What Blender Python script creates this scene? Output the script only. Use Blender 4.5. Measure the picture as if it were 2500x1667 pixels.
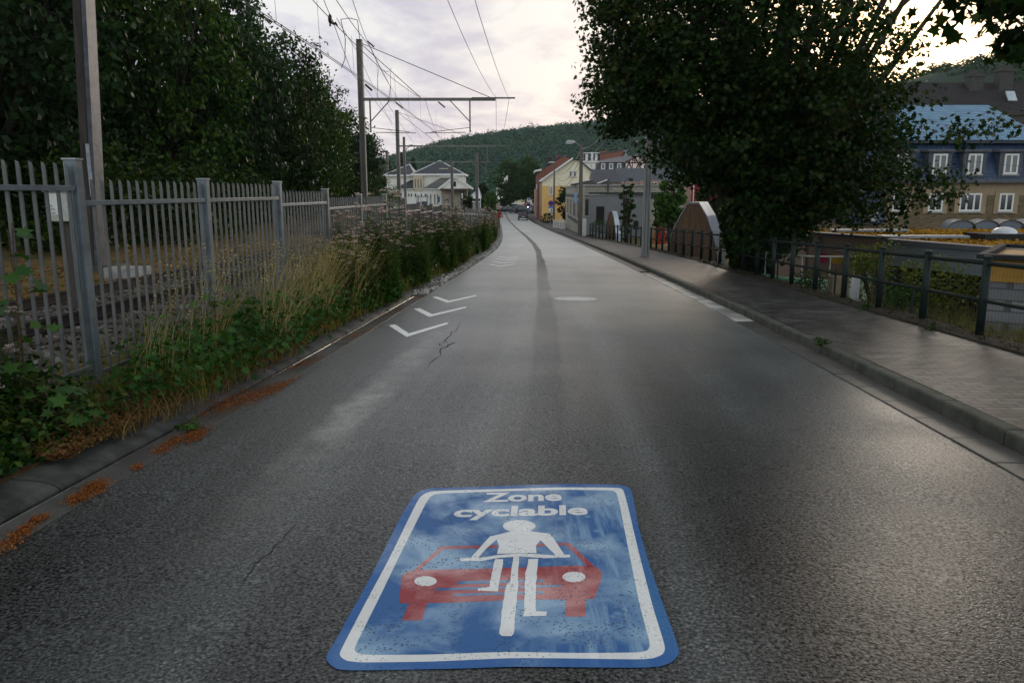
import bpy, math, random
import numpy as np
from mathutils import Vector
R=math.radians; PI=math.pi
random.seed(4); rng=np.random.default_rng(4)
for o in list(bpy.data.objects): bpy.data.objects.remove(o)
scn=bpy.context.scene; col=scn.collection
# ------------------------------------------------------------------ camera
F=1913.; CX,CY=1250.,833.5; H0=468.
CH=1.7; PIT=math.atan((CY-H0)/F)
cam=bpy.data.objects.new('camera',bpy.data.cameras.new('camera')); col.objects.link(cam)
cam.data.sensor_width=36; cam.data.lens=36*F/2500; cam.data.clip_end=9000; cam.data.clip_start=.05
cam.location=(0,0,CH); cam.rotation_euler=(PI/2-PIT,0,0); scn.camera=cam
scn.render.resolution_x=1024; scn.render.resolution_y=682
# ------------------------------------------------------------------ sky, sun, exposure
SUN_AZ=math.atan2(.452,1.054); SUN_EL=R(9.5)
w=bpy.data.worlds.new('World'); scn.world=w; w.use_nodes=True
nt=w.node_tree; nt.nodes.clear()
def N(tree,t,**k):
    n=tree.nodes.new(t)
    for a,b in k.items():
        if a in n.inputs.keys(): n.inputs[a].default_value=b
        else: setattr(n,a,b)
    return n
def ramp(tree,fac,stops,interp='LINEAR'):
    n=tree.nodes.new('ShaderNodeValToRGB'); n.color_ramp.interpolation=interp
    cr=n.color_ramp
    while len(cr.elements)<len(stops): cr.elements.new(.5)
    for e,(p,c) in zip(cr.elements,stops):
        e.position=p; e.color=(c if isinstance(c,(tuple,list)) else (c,c,c))+((1,) if not isinstance(c,(tuple,list)) or len(c)==3 else ())  if isinstance(c,(tuple,list)) else (c,c,c,1)
    tree.links.new(fac,n.inputs[0]); return n.outputs[0]
def math_(tree,op,a,b=None,c=None,clamp=False):
    n=tree.nodes.new('ShaderNodeMath'); n.operation=op; n.use_clamp=clamp
    for i,x in enumerate((a,b,c)):
        if x is None: continue
        if isinstance(x,(int,float)): n.inputs[i].default_value=x
        else: tree.links.new(x,n.inputs[i])
    return n.outputs[0]
def mixc(tree,f,a,b,mode='MIX'):
    n=tree.nodes.new('ShaderNodeMix'); n.data_type='RGBA'; n.blend_type=mode
    for i,x in ((0,f),(6,a),(7,b)):
        if isinstance(x,(int,float)): n.inputs[i].default_value=x
        elif isinstance(x,(tuple,list)): n.inputs[i].default_value=(*x[:3],1)
        else: tree.links.new(x,n.inputs[i])
    return n.outputs[2]
L=nt.links.new
tc=N(nt,'ShaderNodeTexCoord'); sky=N(nt,'ShaderNodeTexSky'); sky.sky_type='NISHITA'
sky.sun_disc=False; sky.sun_elevation=SUN_EL; sky.sun_rotation=SUN_AZ; sky.air_density=1.2; sky.dust_density=3
dirv=tc.outputs['Generated']
sep=N(nt,'ShaderNodeSeparateXYZ'); L(dirv,sep.inputs[0])
zc=math_(nt,'MAXIMUM',sep.outputs[2],0.0)
# clouds: project the direction on a high layer
zz=math_(nt,'ADD',zc,.10)
px=math_(nt,'DIVIDE',sep.outputs[0],zz); py=math_(nt,'DIVIDE',sep.outputs[1],zz)
cmb=N(nt,'ShaderNodeCombineXYZ'); L(px,cmb.inputs[0]); L(py,cmb.inputs[1])
mp=N(nt,'ShaderNodeMapping'); L(cmb.outputs[0],mp.inputs[0]); mp.inputs['Rotation'].default_value=(0,0,.5); mp.inputs['Scale'].default_value=(1.1,.55,1)
n1=N(nt,'ShaderNodeTexNoise',Scale=1.7,Detail=9.,Roughness=.6,Distortion=.35); L(mp.outputs[0],n1.inputs['Vector'])
cl=ramp(nt,n1.outputs[0],[(.42,(0,0,0)),(.56,(1,1,1))])
vd=N(nt,'ShaderNodeVectorMath'); vd.operation='DOT_PRODUCT'; L(dirv,vd.inputs[0])
vd.inputs[1].default_value=(math.sin(SUN_AZ)*math.cos(SUN_EL),math.cos(SUN_AZ)*math.cos(SUN_EL),math.sin(SUN_EL))
sd=math_(nt,'MAXIMUM',vd.outputs['Value'],0.)
front=math_(nt,'MULTIPLY_ADD',vd.outputs['Value'],.5,.5,clamp=True)
ff=ramp(nt,front,[(0.,1.75),(.5,1.6),(.8,1.2),(.93,1.),(1.,1.)])
warm=mixc(nt,ramp(nt,zc,[(0.,0.),(.16,.55),(.35,1.)]),(.352,.352,.385),(.42,.418,.414))
grey=mixc(nt,ramp(nt,zc,[(0.,0.),(.3,1.)]),(.25,.25,.325),(.268,.268,.325))
cloudcol=mixc(nt,cl,grey,warm)
cloudcol=mixc(nt,ramp(nt,front,[(.55,1.),(.9,0.)]),cloudcol,(.40,.44,.465))
cloudcol=mixc(nt,1.,cloudcol,ff,'MULTIPLY')
cloudcol=mixc(nt,1.,cloudcol,ramp(nt,zc,[(0.,1.05),(.28,1.),(.55,.55),(1.,.42)]),'MULTIPLY')
g1=math_(nt,'POWER',sd,160.); g2=math_(nt,'POWER',sd,14.)
glow=N(nt,'ShaderNodeVectorMath'); glow.operation='SCALE'; glow.inputs[0].default_value=(1.5,.95,.35); L(g1,glow.inputs['Scale'])
glow2=N(nt,'ShaderNodeVectorMath'); glow2.operation='SCALE'; glow2.inputs[0].default_value=(.06,.045,.025); L(g2,glow2.inputs['Scale'])
skyd=N(nt,'ShaderNodeVectorMath'); skyd.operation='SCALE'; L(sky.outputs[0],skyd.inputs[0]); skyd.inputs['Scale'].default_value=.08
base=mixc(nt,.9,skyd.outputs[0],cloudcol)
a1=N(nt,'ShaderNodeVectorMath'); a1.operation='ADD'; L(base,a1.inputs[0]); L(glow.outputs[0],a1.inputs[1])
a2=N(nt,'ShaderNodeVectorMath'); a2.operation='ADD'; L(a1.outputs[0],a2.inputs[0]); L(glow2.outputs[0],a2.inputs[1])
bg=N(nt,'ShaderNodeBackground',Strength=1.0); L(a2.outputs[0],bg.inputs[0])
wo=N(nt,'ShaderNodeOutputWorld'); L(bg.outputs[0],wo.inputs[0])
sl=bpy.data.lights.new('sun','SUN'); sl.energy=.5; sl.angle=R(12); sl.color=(1,.90,.78)
so=bpy.data.objects.new('sun',sl); col.objects.link(so)
so.rotation_euler=(PI/2-SUN_EL,0,PI-SUN_AZ)   # light travels from the sun towards the viewer
scn.view_settings.view_transform='Standard'; scn.view_settings.look='None'
scn.view_settings.exposure=1.1; scn.view_settings.gamma=1

# ------------------------------------------------------------------ geometry of the place
def interp(t,Y):
    if Y<=t[0][0]: a,b=t[0],t[1]
    elif Y>=t[-1][0]: return t[-1][1]
    else:
        for a,b in zip(t,t[1:]):
            if Y<=b[0]: break
    return a[1]+(b[1]-a[1])*(Y-a[0])/(b[0]-a[0])
PROF=[(0,0),(30,-.93),(46,-1.45),(68,-2.15),(90,-2.75),(110,-3.15),(130,-3.35),(150,-3.4),(165,-3.1),(182,-2.9),(400,-2.2)]
def gz(Y): return interp(PROF,Y)
XLt=[(0,-2.88),(3.8,-2.65),(6,-2.49),(8.6,-2.33),(11.4,-2.17),(15.2,-1.98),(21.7,-1.63),(27,-1.37),(30.4,-1.22),(38,-.92),(45,-.77),(55,-.72),(68,-.8),(90,-1.1),(113,-1.5),(134,-2.0),(151,-2.35),(185,-3.2)]
XKt=[(0,3.42),(5.4,3.68),(9.2,3.86),(15.2,4.06),(25,4.28),(35,4.45),(52,4.7),(67,4.85),(90,4.75),(115,4.3),(134,3.75),(151,3.3),(185,2.4)]
def sm(t):
    return lambda Y:(interp(t,Y-1.5)+interp(t,Y)+interp(t,Y+1.5))/3
XL=sm(XLt); XK=sm(XKt)
def XR(Y): return XK(Y)-.30
def XF(Y): return XL(Y)-1.4
XGt=[(0,5.9),(10,6.2),(18,6.45),(24,6.75),(28.5,6.97),(43,7.05),(55,6.65),(63,6.25)]
def XG(Y): return interp(XGt,Y)
XTt=[(0,-7.0),(7,-6.55),(20,-5.75),(35,-5.45),(57,-5.3),(75,-6.0),(98,-8.2),(120,-11.5),(150,-18),(200,-31)]
XT=sm(XTt)
def zr(Y): return .24-.005*Y-(max(0,Y-60)*.006)
def ray(u,v):
    a=(u-CX)/F;b=(CY-v)/F
    return (a,math.cos(PIT)+b*math.sin(PIT),-math.sin(PIT)+b*math.cos(PIT))
def W(u,v,Y):
    r=ray(u,v); return Vector((r[0]/r[1]*Y,Y,CH+r[2]/r[1]*Y))
def G(u,v,dz=0):
    r=ray(u,v); a,b=.3,500
    for _ in range(60):
        Y=(a+b)/2
        if CH+r[2]/r[1]*Y<gz(Y)+dz: b=Y
        else: a=Y
    return Vector((r[0]/r[1]*Y,Y,gz(Y)+dz))
def Zv(v,Y): return W(1250,v,Y).z
def Xu(u,v,Y): return W(u,v,Y).x

# ------------------------------------------------------------------ materials
MC={}
def mat(name,c1,c2=None,scale=4.,rough=.8,bump=.0,bscale=None,spec=.3,metal=0.,detail=6.,lo=.35,hi=.65,extra=None,aniso=(1,1,1)):
    if name in MC: return MC[name]
    m=bpy.data.materials.new(name); m.use_nodes=True; t=m.node_tree; p=t.nodes['Principled BSDF']
    c2=c2 or tuple(x*.7 for x in c1)
    tcn=N(t,'ShaderNodeTexCoord'); mpn=N(t,'ShaderNodeMapping'); mpn.inputs['Scale'].default_value=aniso; t.links.new(tcn.outputs['Object'],mpn.inputs[0])
    n=N(t,'ShaderNodeTexNoise',Scale=scale,Detail=detail,Roughness=.62); t.links.new(mpn.outputs[0],n.inputs['Vector'])
    f=ramp(t,n.outputs[0],[(lo,0.),(hi,1.)])
    c=mixc(t,f,c1,c2)
    if extra: c=extra(t,c,mpn,p)
    t.links.new(c,p.inputs['Base Color'])
    p.inputs['Roughness'].default_value=rough; p.inputs['Specular IOR Level'].default_value=spec; p.inputs['Metallic'].default_value=metal
    if bump:
        nb=N(t,'ShaderNodeTexNoise',Scale=bscale or scale*6,Detail=5.); t.links.new(mpn.outputs[0],nb.inputs['Vector'])
        b=N(t,'ShaderNodeBump',Strength=1.,Distance=bump); t.links.new(nb.outputs[0],b.inputs['Height']); t.links.new(b.outputs[0],p.inputs['Normal'])
    MC[name]=m; return m
def brickx(c1,c2,mort,bw,bh,ms=.02,axis='xz',off=.5,bumpd=.01):
    def ex(t,c,mpn,p):
        s=N(t,'ShaderNodeSeparateXYZ'); t.links.new(mpn.outputs[0],s.inputs[0])
        k=N(t,'ShaderNodeCombineXYZ')
        if axis=='xz':
            t.links.new(math_(t,'ADD',s.outputs[0],s.outputs[1]),k.inputs[0]); t.links.new(s.outputs[2],k.inputs[1])
        else:
            t.links.new(s.outputs[0],k.inputs[0]); t.links.new(s.outputs[1],k.inputs[1])
        b=N(t,'ShaderNodeTexBrick',Scale=1.); b.offset=off
        b.inputs['Brick Width'].default_value=bw; b.inputs['Row Height'].default_value=bh; b.inputs['Mortar Size'].default_value=ms
        b.inputs['Color1'].default_value=(*c1,1); b.inputs['Color2'].default_value=(*c2,1); b.inputs['Mortar'].default_value=(*mort,1); b.inputs['Mortar Smooth'].default_value=.2
        t.links.new(k.outputs[0],b.inputs['Vector'])
        bp=N(t,'ShaderNodeBump',Strength=.8,Distance=bumpd); t.links.new(math_(t,'SUBTRACT',1.,b.outputs['Fac']),bp.inputs['Height']); t.links.new(bp.outputs[0],p.inputs['Normal'])
        return mixc(t,.55,b.outputs['Color'],mixc(t,1.,b.outputs['Color'],mixc(t,.5,c,(1,1,1)),'MULTIPLY'))
    return ex
def leafmat(name,cols,trans=.45,rough=.5,pos=.25):
    """leaves: each leaf its own tint (random per island), crown-wide drift by noise"""
    if name in MC: return MC[name]
    m=bpy.data.materials.new(name); m.use_nodes=True; t=m.node_tree; t.nodes.clear()
    g=N(t,'ShaderNodeNewGeometry'); k=len(cols)
    tcn=N(t,'ShaderNodeTexCoord'); n=N(t,'ShaderNodeTexNoise',Scale=pos,Detail=3.); t.links.new(tcn.outputs['Object'],n.inputs['Vector'])
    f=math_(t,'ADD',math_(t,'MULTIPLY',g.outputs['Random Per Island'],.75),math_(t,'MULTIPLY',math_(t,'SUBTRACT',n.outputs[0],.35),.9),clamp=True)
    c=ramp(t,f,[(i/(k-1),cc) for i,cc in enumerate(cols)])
    d=N(t,'ShaderNodeBsdfPrincipled'); t.links.new(c,d.inputs['Base Color']); d.inputs['Roughness'].default_value=rough; d.inputs['Specular IOR Level'].default_value=.16
    tr=N(t,'ShaderNodeBsdfTranslucent'); t.links.new(mixc(t,1.,c,(1.25,1.2,.5),'MULTIPLY'),tr.inputs[0])
    mx=N(t,'ShaderNodeMixShader'); mx.inputs[0].default_value=trans; t.links.new(d.outputs[0],mx.inputs[1]); t.links.new(tr.outputs[0],mx.inputs[2])
    o=N(t,'ShaderNodeOutputMaterial'); t.links.new(mx.outputs[0],o.inputs[0]); MC[name]=m; return m

# ------------------------------------------------------------------ mesh helpers
WL={}
def tag(o,label=None,cat=None,group=None,kind=None):
    for k,v in (('label',label),('category',cat),('group',group),('kind',kind)):
        if v: o[k]=v
    return o
def empty(name,loc,label,cat,group=None):
    o=bpy.data.objects.new(name,None); col.objects.link(o); o.location=loc; o.empty_display_size=.2; WL[o.name]=Vector(loc)
    return tag(o,label,cat,group)
class MB:
    def __init__(s): s.v=[]; s.f=[]
    def add(s,vs,fs):
        b=len(s.v); s.v+= [tuple(x) for x in vs]; s.f+=[tuple(i+b for i in f) for f in fs]; return s
    def box(s,x0,x1,y0,y1,z0,z1):
        return s.add([(x0,y0,z0),(x1,y0,z0),(x1,y1,z0),(x0,y1,z0),(x0,y0,z1),(x1,y0,z1),(x1,y1,z1),(x0,y1,z1)],
            [(3,2,1,0),(4,5,6,7),(0,1,5,4),(1,2,6,5),(2,3,7,6),(3,0,4,7)])
    def prism(s,poly,vec):
        n=len(poly); vec=Vector(vec)
        return s.add([Vector(p) for p in poly]+[Vector(p)+vec for p in poly],
            [tuple(range(n)),tuple(range(2*n-1,n-1,-1))]+[(i,n+i,n+(i+1)%n,(i+1)%n) for i in range(n)])
    def poly(s,pts): return s.add(pts,[tuple(range(len(pts)))])
    def bar(s,a,b,w,h=None,up=(0,0,1)):
        a=Vector(a);b=Vector(b);h=h or w; d=(b-a).normalized(); u=Vector(up)
        if abs(d.dot(u))>.95: u=Vector((0,1,0))
        r=d.cross(u).normalized(); q=r.cross(d).normalized()
        c=[r*w/2+q*h/2,r*-w/2+q*h/2,r*-w/2-q*h/2,r*w/2-q*h/2]
        return s.add([a+k for k in c]+[b+k for k in c],[(0,1,2,3),(7,6,5,4),(0,4,5,1),(1,5,6,2),(2,6,7,3),(3,7,4,0)])
    def tube(s,pts,r,n=6,cap=True):
        pts=[Vector(p) for p in pts]; m=len(pts)
        rs=r if isinstance(r,(list,tuple)) else [r]*m; vs=[];fs=[]
        ref=Vector((.3,.2,1)).normalized()
        for i,p in enumerate(pts):
            d=(pts[min(i+1,m-1)]-pts[max(i-1,0)])
            d=d.normalized() if d.length>1e-6 else Vector((0,0,1))
            if abs(d.dot(ref))>.97: rr=Vector((1,0,0))
            else: rr=ref
            a=d.cross(rr).normalized(); b=d.cross(a)
            for k in range(n):
                t=2*PI*k/n; vs.append(p+(a*math.cos(t)+b*math.sin(t))*rs[i])
        for i in range(m-1):
            for k in range(n):
                fs.append((i*n+k,i*n+(k+1)%n,(i+1)*n+(k+1)%n,(i+1)*n+k))
        if cap: fs.append(tuple(range(n-1,-1,-1))); fs.append(tuple((m-1)*n+k for k in range(n)))
        return s.add(vs,fs)
    def blob(s,c,r,seed=0,seg=8,ring=5,j=.12):
        rd=random.Random(seed); rr=r if isinstance(r,(tuple,list)) else (r,r,r); vs=[];fs=[]
        for i in range(ring+1):
            th=PI*i/ring
            for k in range(seg):
                ph=2*PI*k/seg; q=1+rd.uniform(-j,j)
                vs.append((c[0]+rr[0]*q*math.sin(th)*math.cos(ph),c[1]+rr[1]*q*math.sin(th)*math.sin(ph),c[2]+rr[2]*q*math.cos(th)))
        for i in range(ring):
            for k in range(seg): fs.append((i*seg+k,(i+1)*seg+k,(i+1)*seg+(k+1)%seg,i*seg+(k+1)%seg))
        return s.add(vs,fs)
    def build(s,name,m,parent=None,smooth=False,bev=0):
        me=bpy.data.meshes.new(name); off=Vector((0,0,0)); 
        if parent is not None: off=WL[parent.name]
        me.from_pydata([(x-off[0],y-off[1],z-off[2]) for x,y,z in s.v],[],s.f); me.materials.append(m)
        o=bpy.data.objects.new(name,me); col.objects.link(o)
        if parent is not None: o.parent=parent
        WL[o.name]=off
        if smooth: me.polygons.foreach_set('use_smooth',[True]*len(me.polygons))
        if bev:
            b=o.modifiers.new('b','BEVEL'); b.width=bev; b.segments=2; b.limit_method='ANGLE'
        return o
def single(mb,name,m,label,cat,group=None,kind=None,**k):
    return tag(mb.build(name,m,None,**k),label,cat,group,kind)
def struct(mb,name,m,**k): return tag(mb.build(name,m,None,**k),kind='structure')
def copy_tree(o,parent=None):
    c=o.copy(); col.objects.link(c)
    if parent is not None: c.parent=parent
    for ch in o.children: copy_tree(ch,c)
    return c
def npmesh(name,verts,sizes,loops,m,parent=None,off=None,smooth=False):
    """verts (n,3), polygon sizes, flat loop indices"""
    me=bpy.data.meshes.new(name); off=WL[parent.name] if parent is not None else Vector((0,0,0))
    verts=np.asarray(verts,dtype=np.float32)-np.array(off,dtype=np.float32)
    me.vertices.add(len(verts)); me.vertices.foreach_set('co',verts.ravel())
    me.loops.add(len(loops)); me.loops.foreach_set('vertex_index',np.asarray(loops,dtype=np.int32))
    me.polygons.add(len(sizes)); st=np.concatenate([[0],np.cumsum(sizes)[:-1]]).astype(np.int32)
    me.polygons.foreach_set('loop_start',st); me.polygons.foreach_set('loop_total',np.asarray(sizes,dtype=np.int32))
    me.update(calc_edges=True); me.materials.append(m)
    o=bpy.data.objects.new(name,me); col.objects.link(o)
    if parent is not None: o.parent=parent
    WL[o.name]=off
    return o
DIAMOND=(np.array([(0,-.5,0),(.3,0,.04),(0,.5,0),(-.3,0,.04)]),[(0,1,2,3)])
_mp=[(0,-.5),(.1,-.22),(.42,-.3),(.3,-.05),(.5,.18),(.22,.16),(0,.55),(-.22,.16),(-.5,.18),(-.3,-.05),(-.42,-.3),(-.1,-.22)]
MAPLE=(np.array([(x,y,.06*abs(x)*2-.05*y) for x,y in _mp]+[(0,.0,0)]),[(12,i,(i+1)%12) for i in range(12)])
LANCE=(np.array([(0,0,0),(.13,.35,.03),(0,1,-.12),(-.13,.35,.03)]),[(0,1,2,3)])
def scatter(name,cen,size,tmpl,m,parent=None,up=.9,rs=None,nrm=None,tan=None):
    rs=rs or rng; cen=np.asarray(cen,dtype=float); n=len(cen); T,Fc=tmpl
    size=np.asarray(size)*np.ones(n)
    if nrm is None:
        nrm=rs.normal(0,1,(n,3))*(1-up*.45); nrm[:,2]=np.abs(nrm[:,2])*.5+up
    nrm/=np.linalg.norm(nrm,axis=1)[:,None]+1e-9
    if tan is None: tan=rs.normal(0,1,(n,3))
    a=np.cross(tan,nrm); a/=np.linalg.norm(a,axis=1)[:,None]+1e-9; b=np.cross(nrm,a)
    V=cen[:,None,:]+size[:,None,None]*(T[None,:,0,None]*a[:,None,:]+T[None,:,1,None]*b[:,None,:]+T[None,:,2,None]*nrm[:,None,:])
    k=len(T); V=V.reshape(-1,3)
    fl=np.array([i for f in Fc for i in f]); sz=[len(f) for f in Fc]
    loops=(np.arange(n)[:,None]*k+fl[None,:]).ravel(); sizes=np.tile(sz,n)
    return npmesh(name,V,sizes,loops,m,parent)
def blades(name,base,h,lean,wid,m,parent=None,seg=3,rs=None,kind=None,az0=None,azs=.6):
    """grass: curved tapering ribbons"""
    rs=rs or rng; n=len(base); base=np.asarray(base); h=np.asarray(h)*np.ones(n)
    az=rs.uniform(0,2*PI,n) if az0 is None else rs.normal(az0,azs,n); ln=np.abs(rs.normal(lean,lean*.5,n)); fa=rs.uniform(0,PI,n)
    V=np.zeros((n,(seg+1)*2,3)); 
    for i in range(seg+1):
        t=i/seg; wv=wid*(1-t*.85)
        cx=base[:,0]+np.cos(az)*ln*h*t*t; cy=base[:,1]+np.sin(az)*ln*h*t*t; cz=base[:,2]+h*(t-.25*ln*t*t)
        for s_,k in ((-1,0),(1,1)):
            V[:,i*2+k,0]=cx+s_*wv/2*np.cos(fa); V[:,i*2+k,1]=cy+s_*wv/2*np.sin(fa); V[:,i*2+k,2]=cz
    K=(seg+1)*2; fl=np.array([x for i in range(seg) for x in (2*i,2*i+1,2*i+3,2*i+2)])
    loops=(np.arange(n)[:,None]*K+fl[None,:]).ravel()
    return npmesh(name,V.reshape(-1,3),[4]*(n*seg),loops,m,parent)
def ribbon(name,ys,cross,m,uv=None):
    """cross(Y) -> list of (x,z) across; one sheet"""
    vs=[];fs=[];n=0
    for Y in ys:
        c=cross(Y); n=len(c); vs+=[(x,Y,z) for x,z in c]
    for i in range(len(ys)-1):
        for k in range(n-1): fs.append((i*n+k,i*n+k+1,(i+1)*n+k+1,(i+1)*n+k))
    mb=MB().add(vs,fs); o=struct(mb,name,m)
    if uv:
        l=o.data.uv_layers.new(name='UV'); 
        for lp in o.data.loops:
            vi=lp.vertex_index; l.data[lp.index].uv=((vi%n)/(n-1),vs[vi][1])
    return o
YS=[y*.5-4 for y in range(0,60)]+[26+2*i for i in range(1,81)]

# ================================================================== GROUND
def terr(X,Y):
    g=gz(Y)
    if X<XF(Y)-.1:
        d=(XF(Y)-.1-X)
        a=min(1,d/ (1.2 if Y<30 else 2.5)); z=(g+.02)*(1-a)+(zr(Y)-.35)*a
        if X<-20: z+=min(12,(-20-X)*.12)
        return z
    if X<XG(Y)+.1: return g-.12
    if Y<75:
        d=X-XG(Y)-.1; zc=-2.4 if Y>17 else (-.75-.12*min(d,9))
        if Y>17: zc=-.9+(-1.5)*min(1,(Y-17)/4)
        a=min(1,d/1.2); return (g-.12)*(1-a)+zc*a
    return g-.15
xs=sorted(set([-2500,-1200,-600,-300,-150,-80,-50,-35,-25,-20]+[-20+.4*i for i in range(0,116)]+[27,30,35,45,60,90,150,300,600,1200,2500]))
ys=sorted(set([-300,-60,-20,-10]+YS+[190,200,220,260,320,500,900,1500,3000]))
mg=MB(); vs=[(x,y,terr(x,y)) for y in ys for x in xs]; nx=len(xs)
mg.add(vs,[(j*nx+i,j*nx+i+1,(j+1)*nx+i+1,(j+1)*nx+i) for j in range(len(ys)-1) for i in range(nx-1)])
struct(mg,'ground',mat('soil_grass',(.05,.06,.02),(.12,.085,.035),1.3,.95,.03,20),smooth=True)

# road ---------------------------------------------------------------
def asphalt():
    m=bpy.data.materials.new('asphalt'); m.use_nodes=True; t=m.node_tree; p=t.nodes['Principled BSDF']; K=t.links.new
    tcn=N(t,'ShaderNodeTexCoord'); uvn=N(t,'ShaderNodeSeparateXYZ'); K(tcn.outputs['UV'],uvn.inputs[0]); ob=tcn.outputs['Object']
    sp=N(t,'ShaderNodeSeparateXYZ'); K(ob,sp.inputs[0]); X,Y=sp.outputs[0],sp.outputs[1]; U,V=uvn.outputs[0],uvn.outputs[1]
    fine=N(t,'ShaderNodeTexNoise',Scale=60.,Detail=4.,Roughness=.7); K(ob,fine.inputs['Vector'])
    vor=N(t,'ShaderNodeTexVoronoi',Scale=85.); K(ob,vor.inputs['Vector'])
    grain=ramp(t,fine.outputs[0],[(.36,(.0015,.002,.0019)),(.48,(.0055,.0066,.0064)),(.56,(.030,.0335,.0325)),(.68,(.10,.107,.105))])
    stone=ramp(t,vor.outputs['Color'],[(.0,.35),(.8,1.),(1.,2.6)])
    c=mixc(t,1.,grain,stone,'MULTIPLY')
    br0=N(t,'ShaderNodeTexNoise',Scale=2.2,Detail=7.,Roughness=.7); K(ob,br0.inputs['Vector'])
    # broad wear: lengthwise streaks
    cm=N(t,'ShaderNodeCombineXYZ'); K(math_(t,'MULTIPLY',U,14.),cm.inputs[0]); K(math_(t,'MULTIPLY',V,.14),cm.inputs[1])
    st=N(t,'ShaderNodeTexNoise',Scale=1.,Detail=5.,Roughness=.6); K(cm.outputs[0],st.inputs['Vector'])
    big=N(t,'ShaderNodeTexNoise',Scale=.5,Detail=4.); K(ob,big.inputs['Vector'])
    wear=math_(t,'ADD',math_(t,'MULTIPLY',st.outputs[0],.9),math_(t,'MULTIPLY',big.outputs[0],.5))
    k=ramp(t,wear,[(.52,.45),(.70,1.),(.86,2.1)])
    c=mixc(t,1.,c,k,'MULTIPLY')
    # wheel tracks polished lighter, paled further for the sky sheen up the middle
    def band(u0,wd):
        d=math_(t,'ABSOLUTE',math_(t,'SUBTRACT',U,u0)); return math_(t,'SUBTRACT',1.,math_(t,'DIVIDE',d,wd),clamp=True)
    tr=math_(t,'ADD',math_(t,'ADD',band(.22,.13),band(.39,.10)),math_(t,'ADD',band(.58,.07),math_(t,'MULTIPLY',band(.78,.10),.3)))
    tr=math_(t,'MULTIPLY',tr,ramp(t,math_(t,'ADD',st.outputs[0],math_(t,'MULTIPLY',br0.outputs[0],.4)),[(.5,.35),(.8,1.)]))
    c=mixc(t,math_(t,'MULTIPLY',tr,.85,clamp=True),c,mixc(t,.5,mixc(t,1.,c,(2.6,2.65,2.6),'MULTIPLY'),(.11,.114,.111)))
    # dusty worn lane at the left, laid along the gutter line
    cx=math_(t,'MULTIPLY_ADD',Y,.062,-1.78)       # centre X of the streak
    wob=N(t,'ShaderNodeTexNoise',Scale=1.3,Detail=4.,Roughness=.6); K(ob,wob.inputs['Vector'])
    dd=math_(t,'ABSOLUTE',math_(t,'ADD',math_(t,'SUBTRACT',X,cx),math_(t,'MULTIPLY',math_(t,'SUBTRACT',wob.outputs[0],.5),.45)))
    dust=ramp(t,math_(t,'SUBTRACT',1.,math_(t,'DIVIDE',dd,.24),clamp=True),[(0.,0.),(.6,1.)])
    span=ramp(t,math_(t,'DIVIDE',Y,20.),[(.17,0.),(.26,.3),(.33,1.),(.38,.9),(.42,.3),(.46,.8),(.52,.6),(.6,.15),(.95,0.)])
    br=N(t,'ShaderNodeTexNoise',Scale=3.5,Detail=6.,Roughness=.75); K(ob,br.inputs['Vector'])
    dust=math_(t,'MULTIPLY',math_(t,'MULTIPLY',dust,span),ramp(t,br.outputs[0],[(.34,.15),(.62,1.)]))
    c=mixc(t,math_(t,'MULTIPLY',dust,.9,clamp=True),c,mixc(t,fine.outputs[0],(.12,.117,.105),(.50,.48,.43)))
    # old sealed seam wandering down the middle
    us=math_(t,'MULTIPLY_ADD',V,-.0012,.475); us=math_(t,'ADD',us,math_(t,'MULTIPLY',math_(t,'SUBTRACT',big.outputs[0],.5),.03))
    d=math_(t,'ABSOLUTE',math_(t,'SUBTRACT',U,us)); seam=math_(t,'SUBTRACT',1.,math_(t,'DIVIDE',math_(t,'ADD',d,math_(t,'MULTIPLY',math_(t,'SUBTRACT',st.outputs[0],.5),.035)),.034),clamp=True)
    seam=math_(t,'MULTIPLY',ramp(t,seam,[(0.,0.),(.35,1.)]),ramp(t,math_(t,'DIVIDE',V,60.),[(0.,.0),(.12,.18),(.35,.38),(.5,.85)]))
    c=mixc(t,math_(t,'MULTIPLY',seam,.36),c,(.03,.034,.034))
    # grazing sky sheen painted in: base colour pales toward the far stretch
    far_sheen=ramp(t,math_(t,'DIVIDE',V,60.),[(.06,0.),(.15,.2),(.3,.5),(.6,.95),(1.,1.)])
    c=mixc(t,math_(t,'MULTIPLY',math_(t,'MULTIPLY',far_sheen,.8),math_(t,'SUBTRACT',1.,seam)),c,(.50,.512,.495))
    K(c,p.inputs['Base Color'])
    rg=math_(t,'ADD',ramp(t,big.outputs[0],[(.35,.34),(.7,.48)]),math_(t,'MULTIPLY',seam,.25)); K(rg,p.inputs['Roughness'])
    K(ramp(t,fine.outputs[0],[(.40,.06),(.62,1.)]),p.inputs['Specular IOR Level'])
    b=N(t,'ShaderNodeBump',Strength=.6,Distance=.003); K(math_(t,'ADD',fine.outputs[0],math_(t,'MULTIPLY',vor.outputs['Distance'],.6)),b.inputs['Height']); K(b.outputs[0],p.inputs['Normal'])
    return m
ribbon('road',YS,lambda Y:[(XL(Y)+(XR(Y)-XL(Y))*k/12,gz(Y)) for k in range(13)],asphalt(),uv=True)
# side square at the far end
mb=MB(); mb.poly([(-30,172,gz(172)+.01),(30,172,gz(172)+.01),(30,192,gz(192)+.02),(-30,192,gz(192)+.02)]); struct(mb,'street',MC.get('asph2') or mat('old_asphalt',(.16,.155,.15),(.1,.1,.1),2,.6))

M_conc=mat('kerb_concrete',(.10,.096,.08),(.045,.045,.034),3.5,.75,.004,60)
M_gut=mat('gutter_slab',(.085,.082,.072),(.045,.043,.036),2.2,.5,.003,80,spec=.5)
M_conl=mat('gutter_dark',(.10,.10,.095),(.035,.036,.033),3.5,.7,.004,70,spec=.15)
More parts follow.
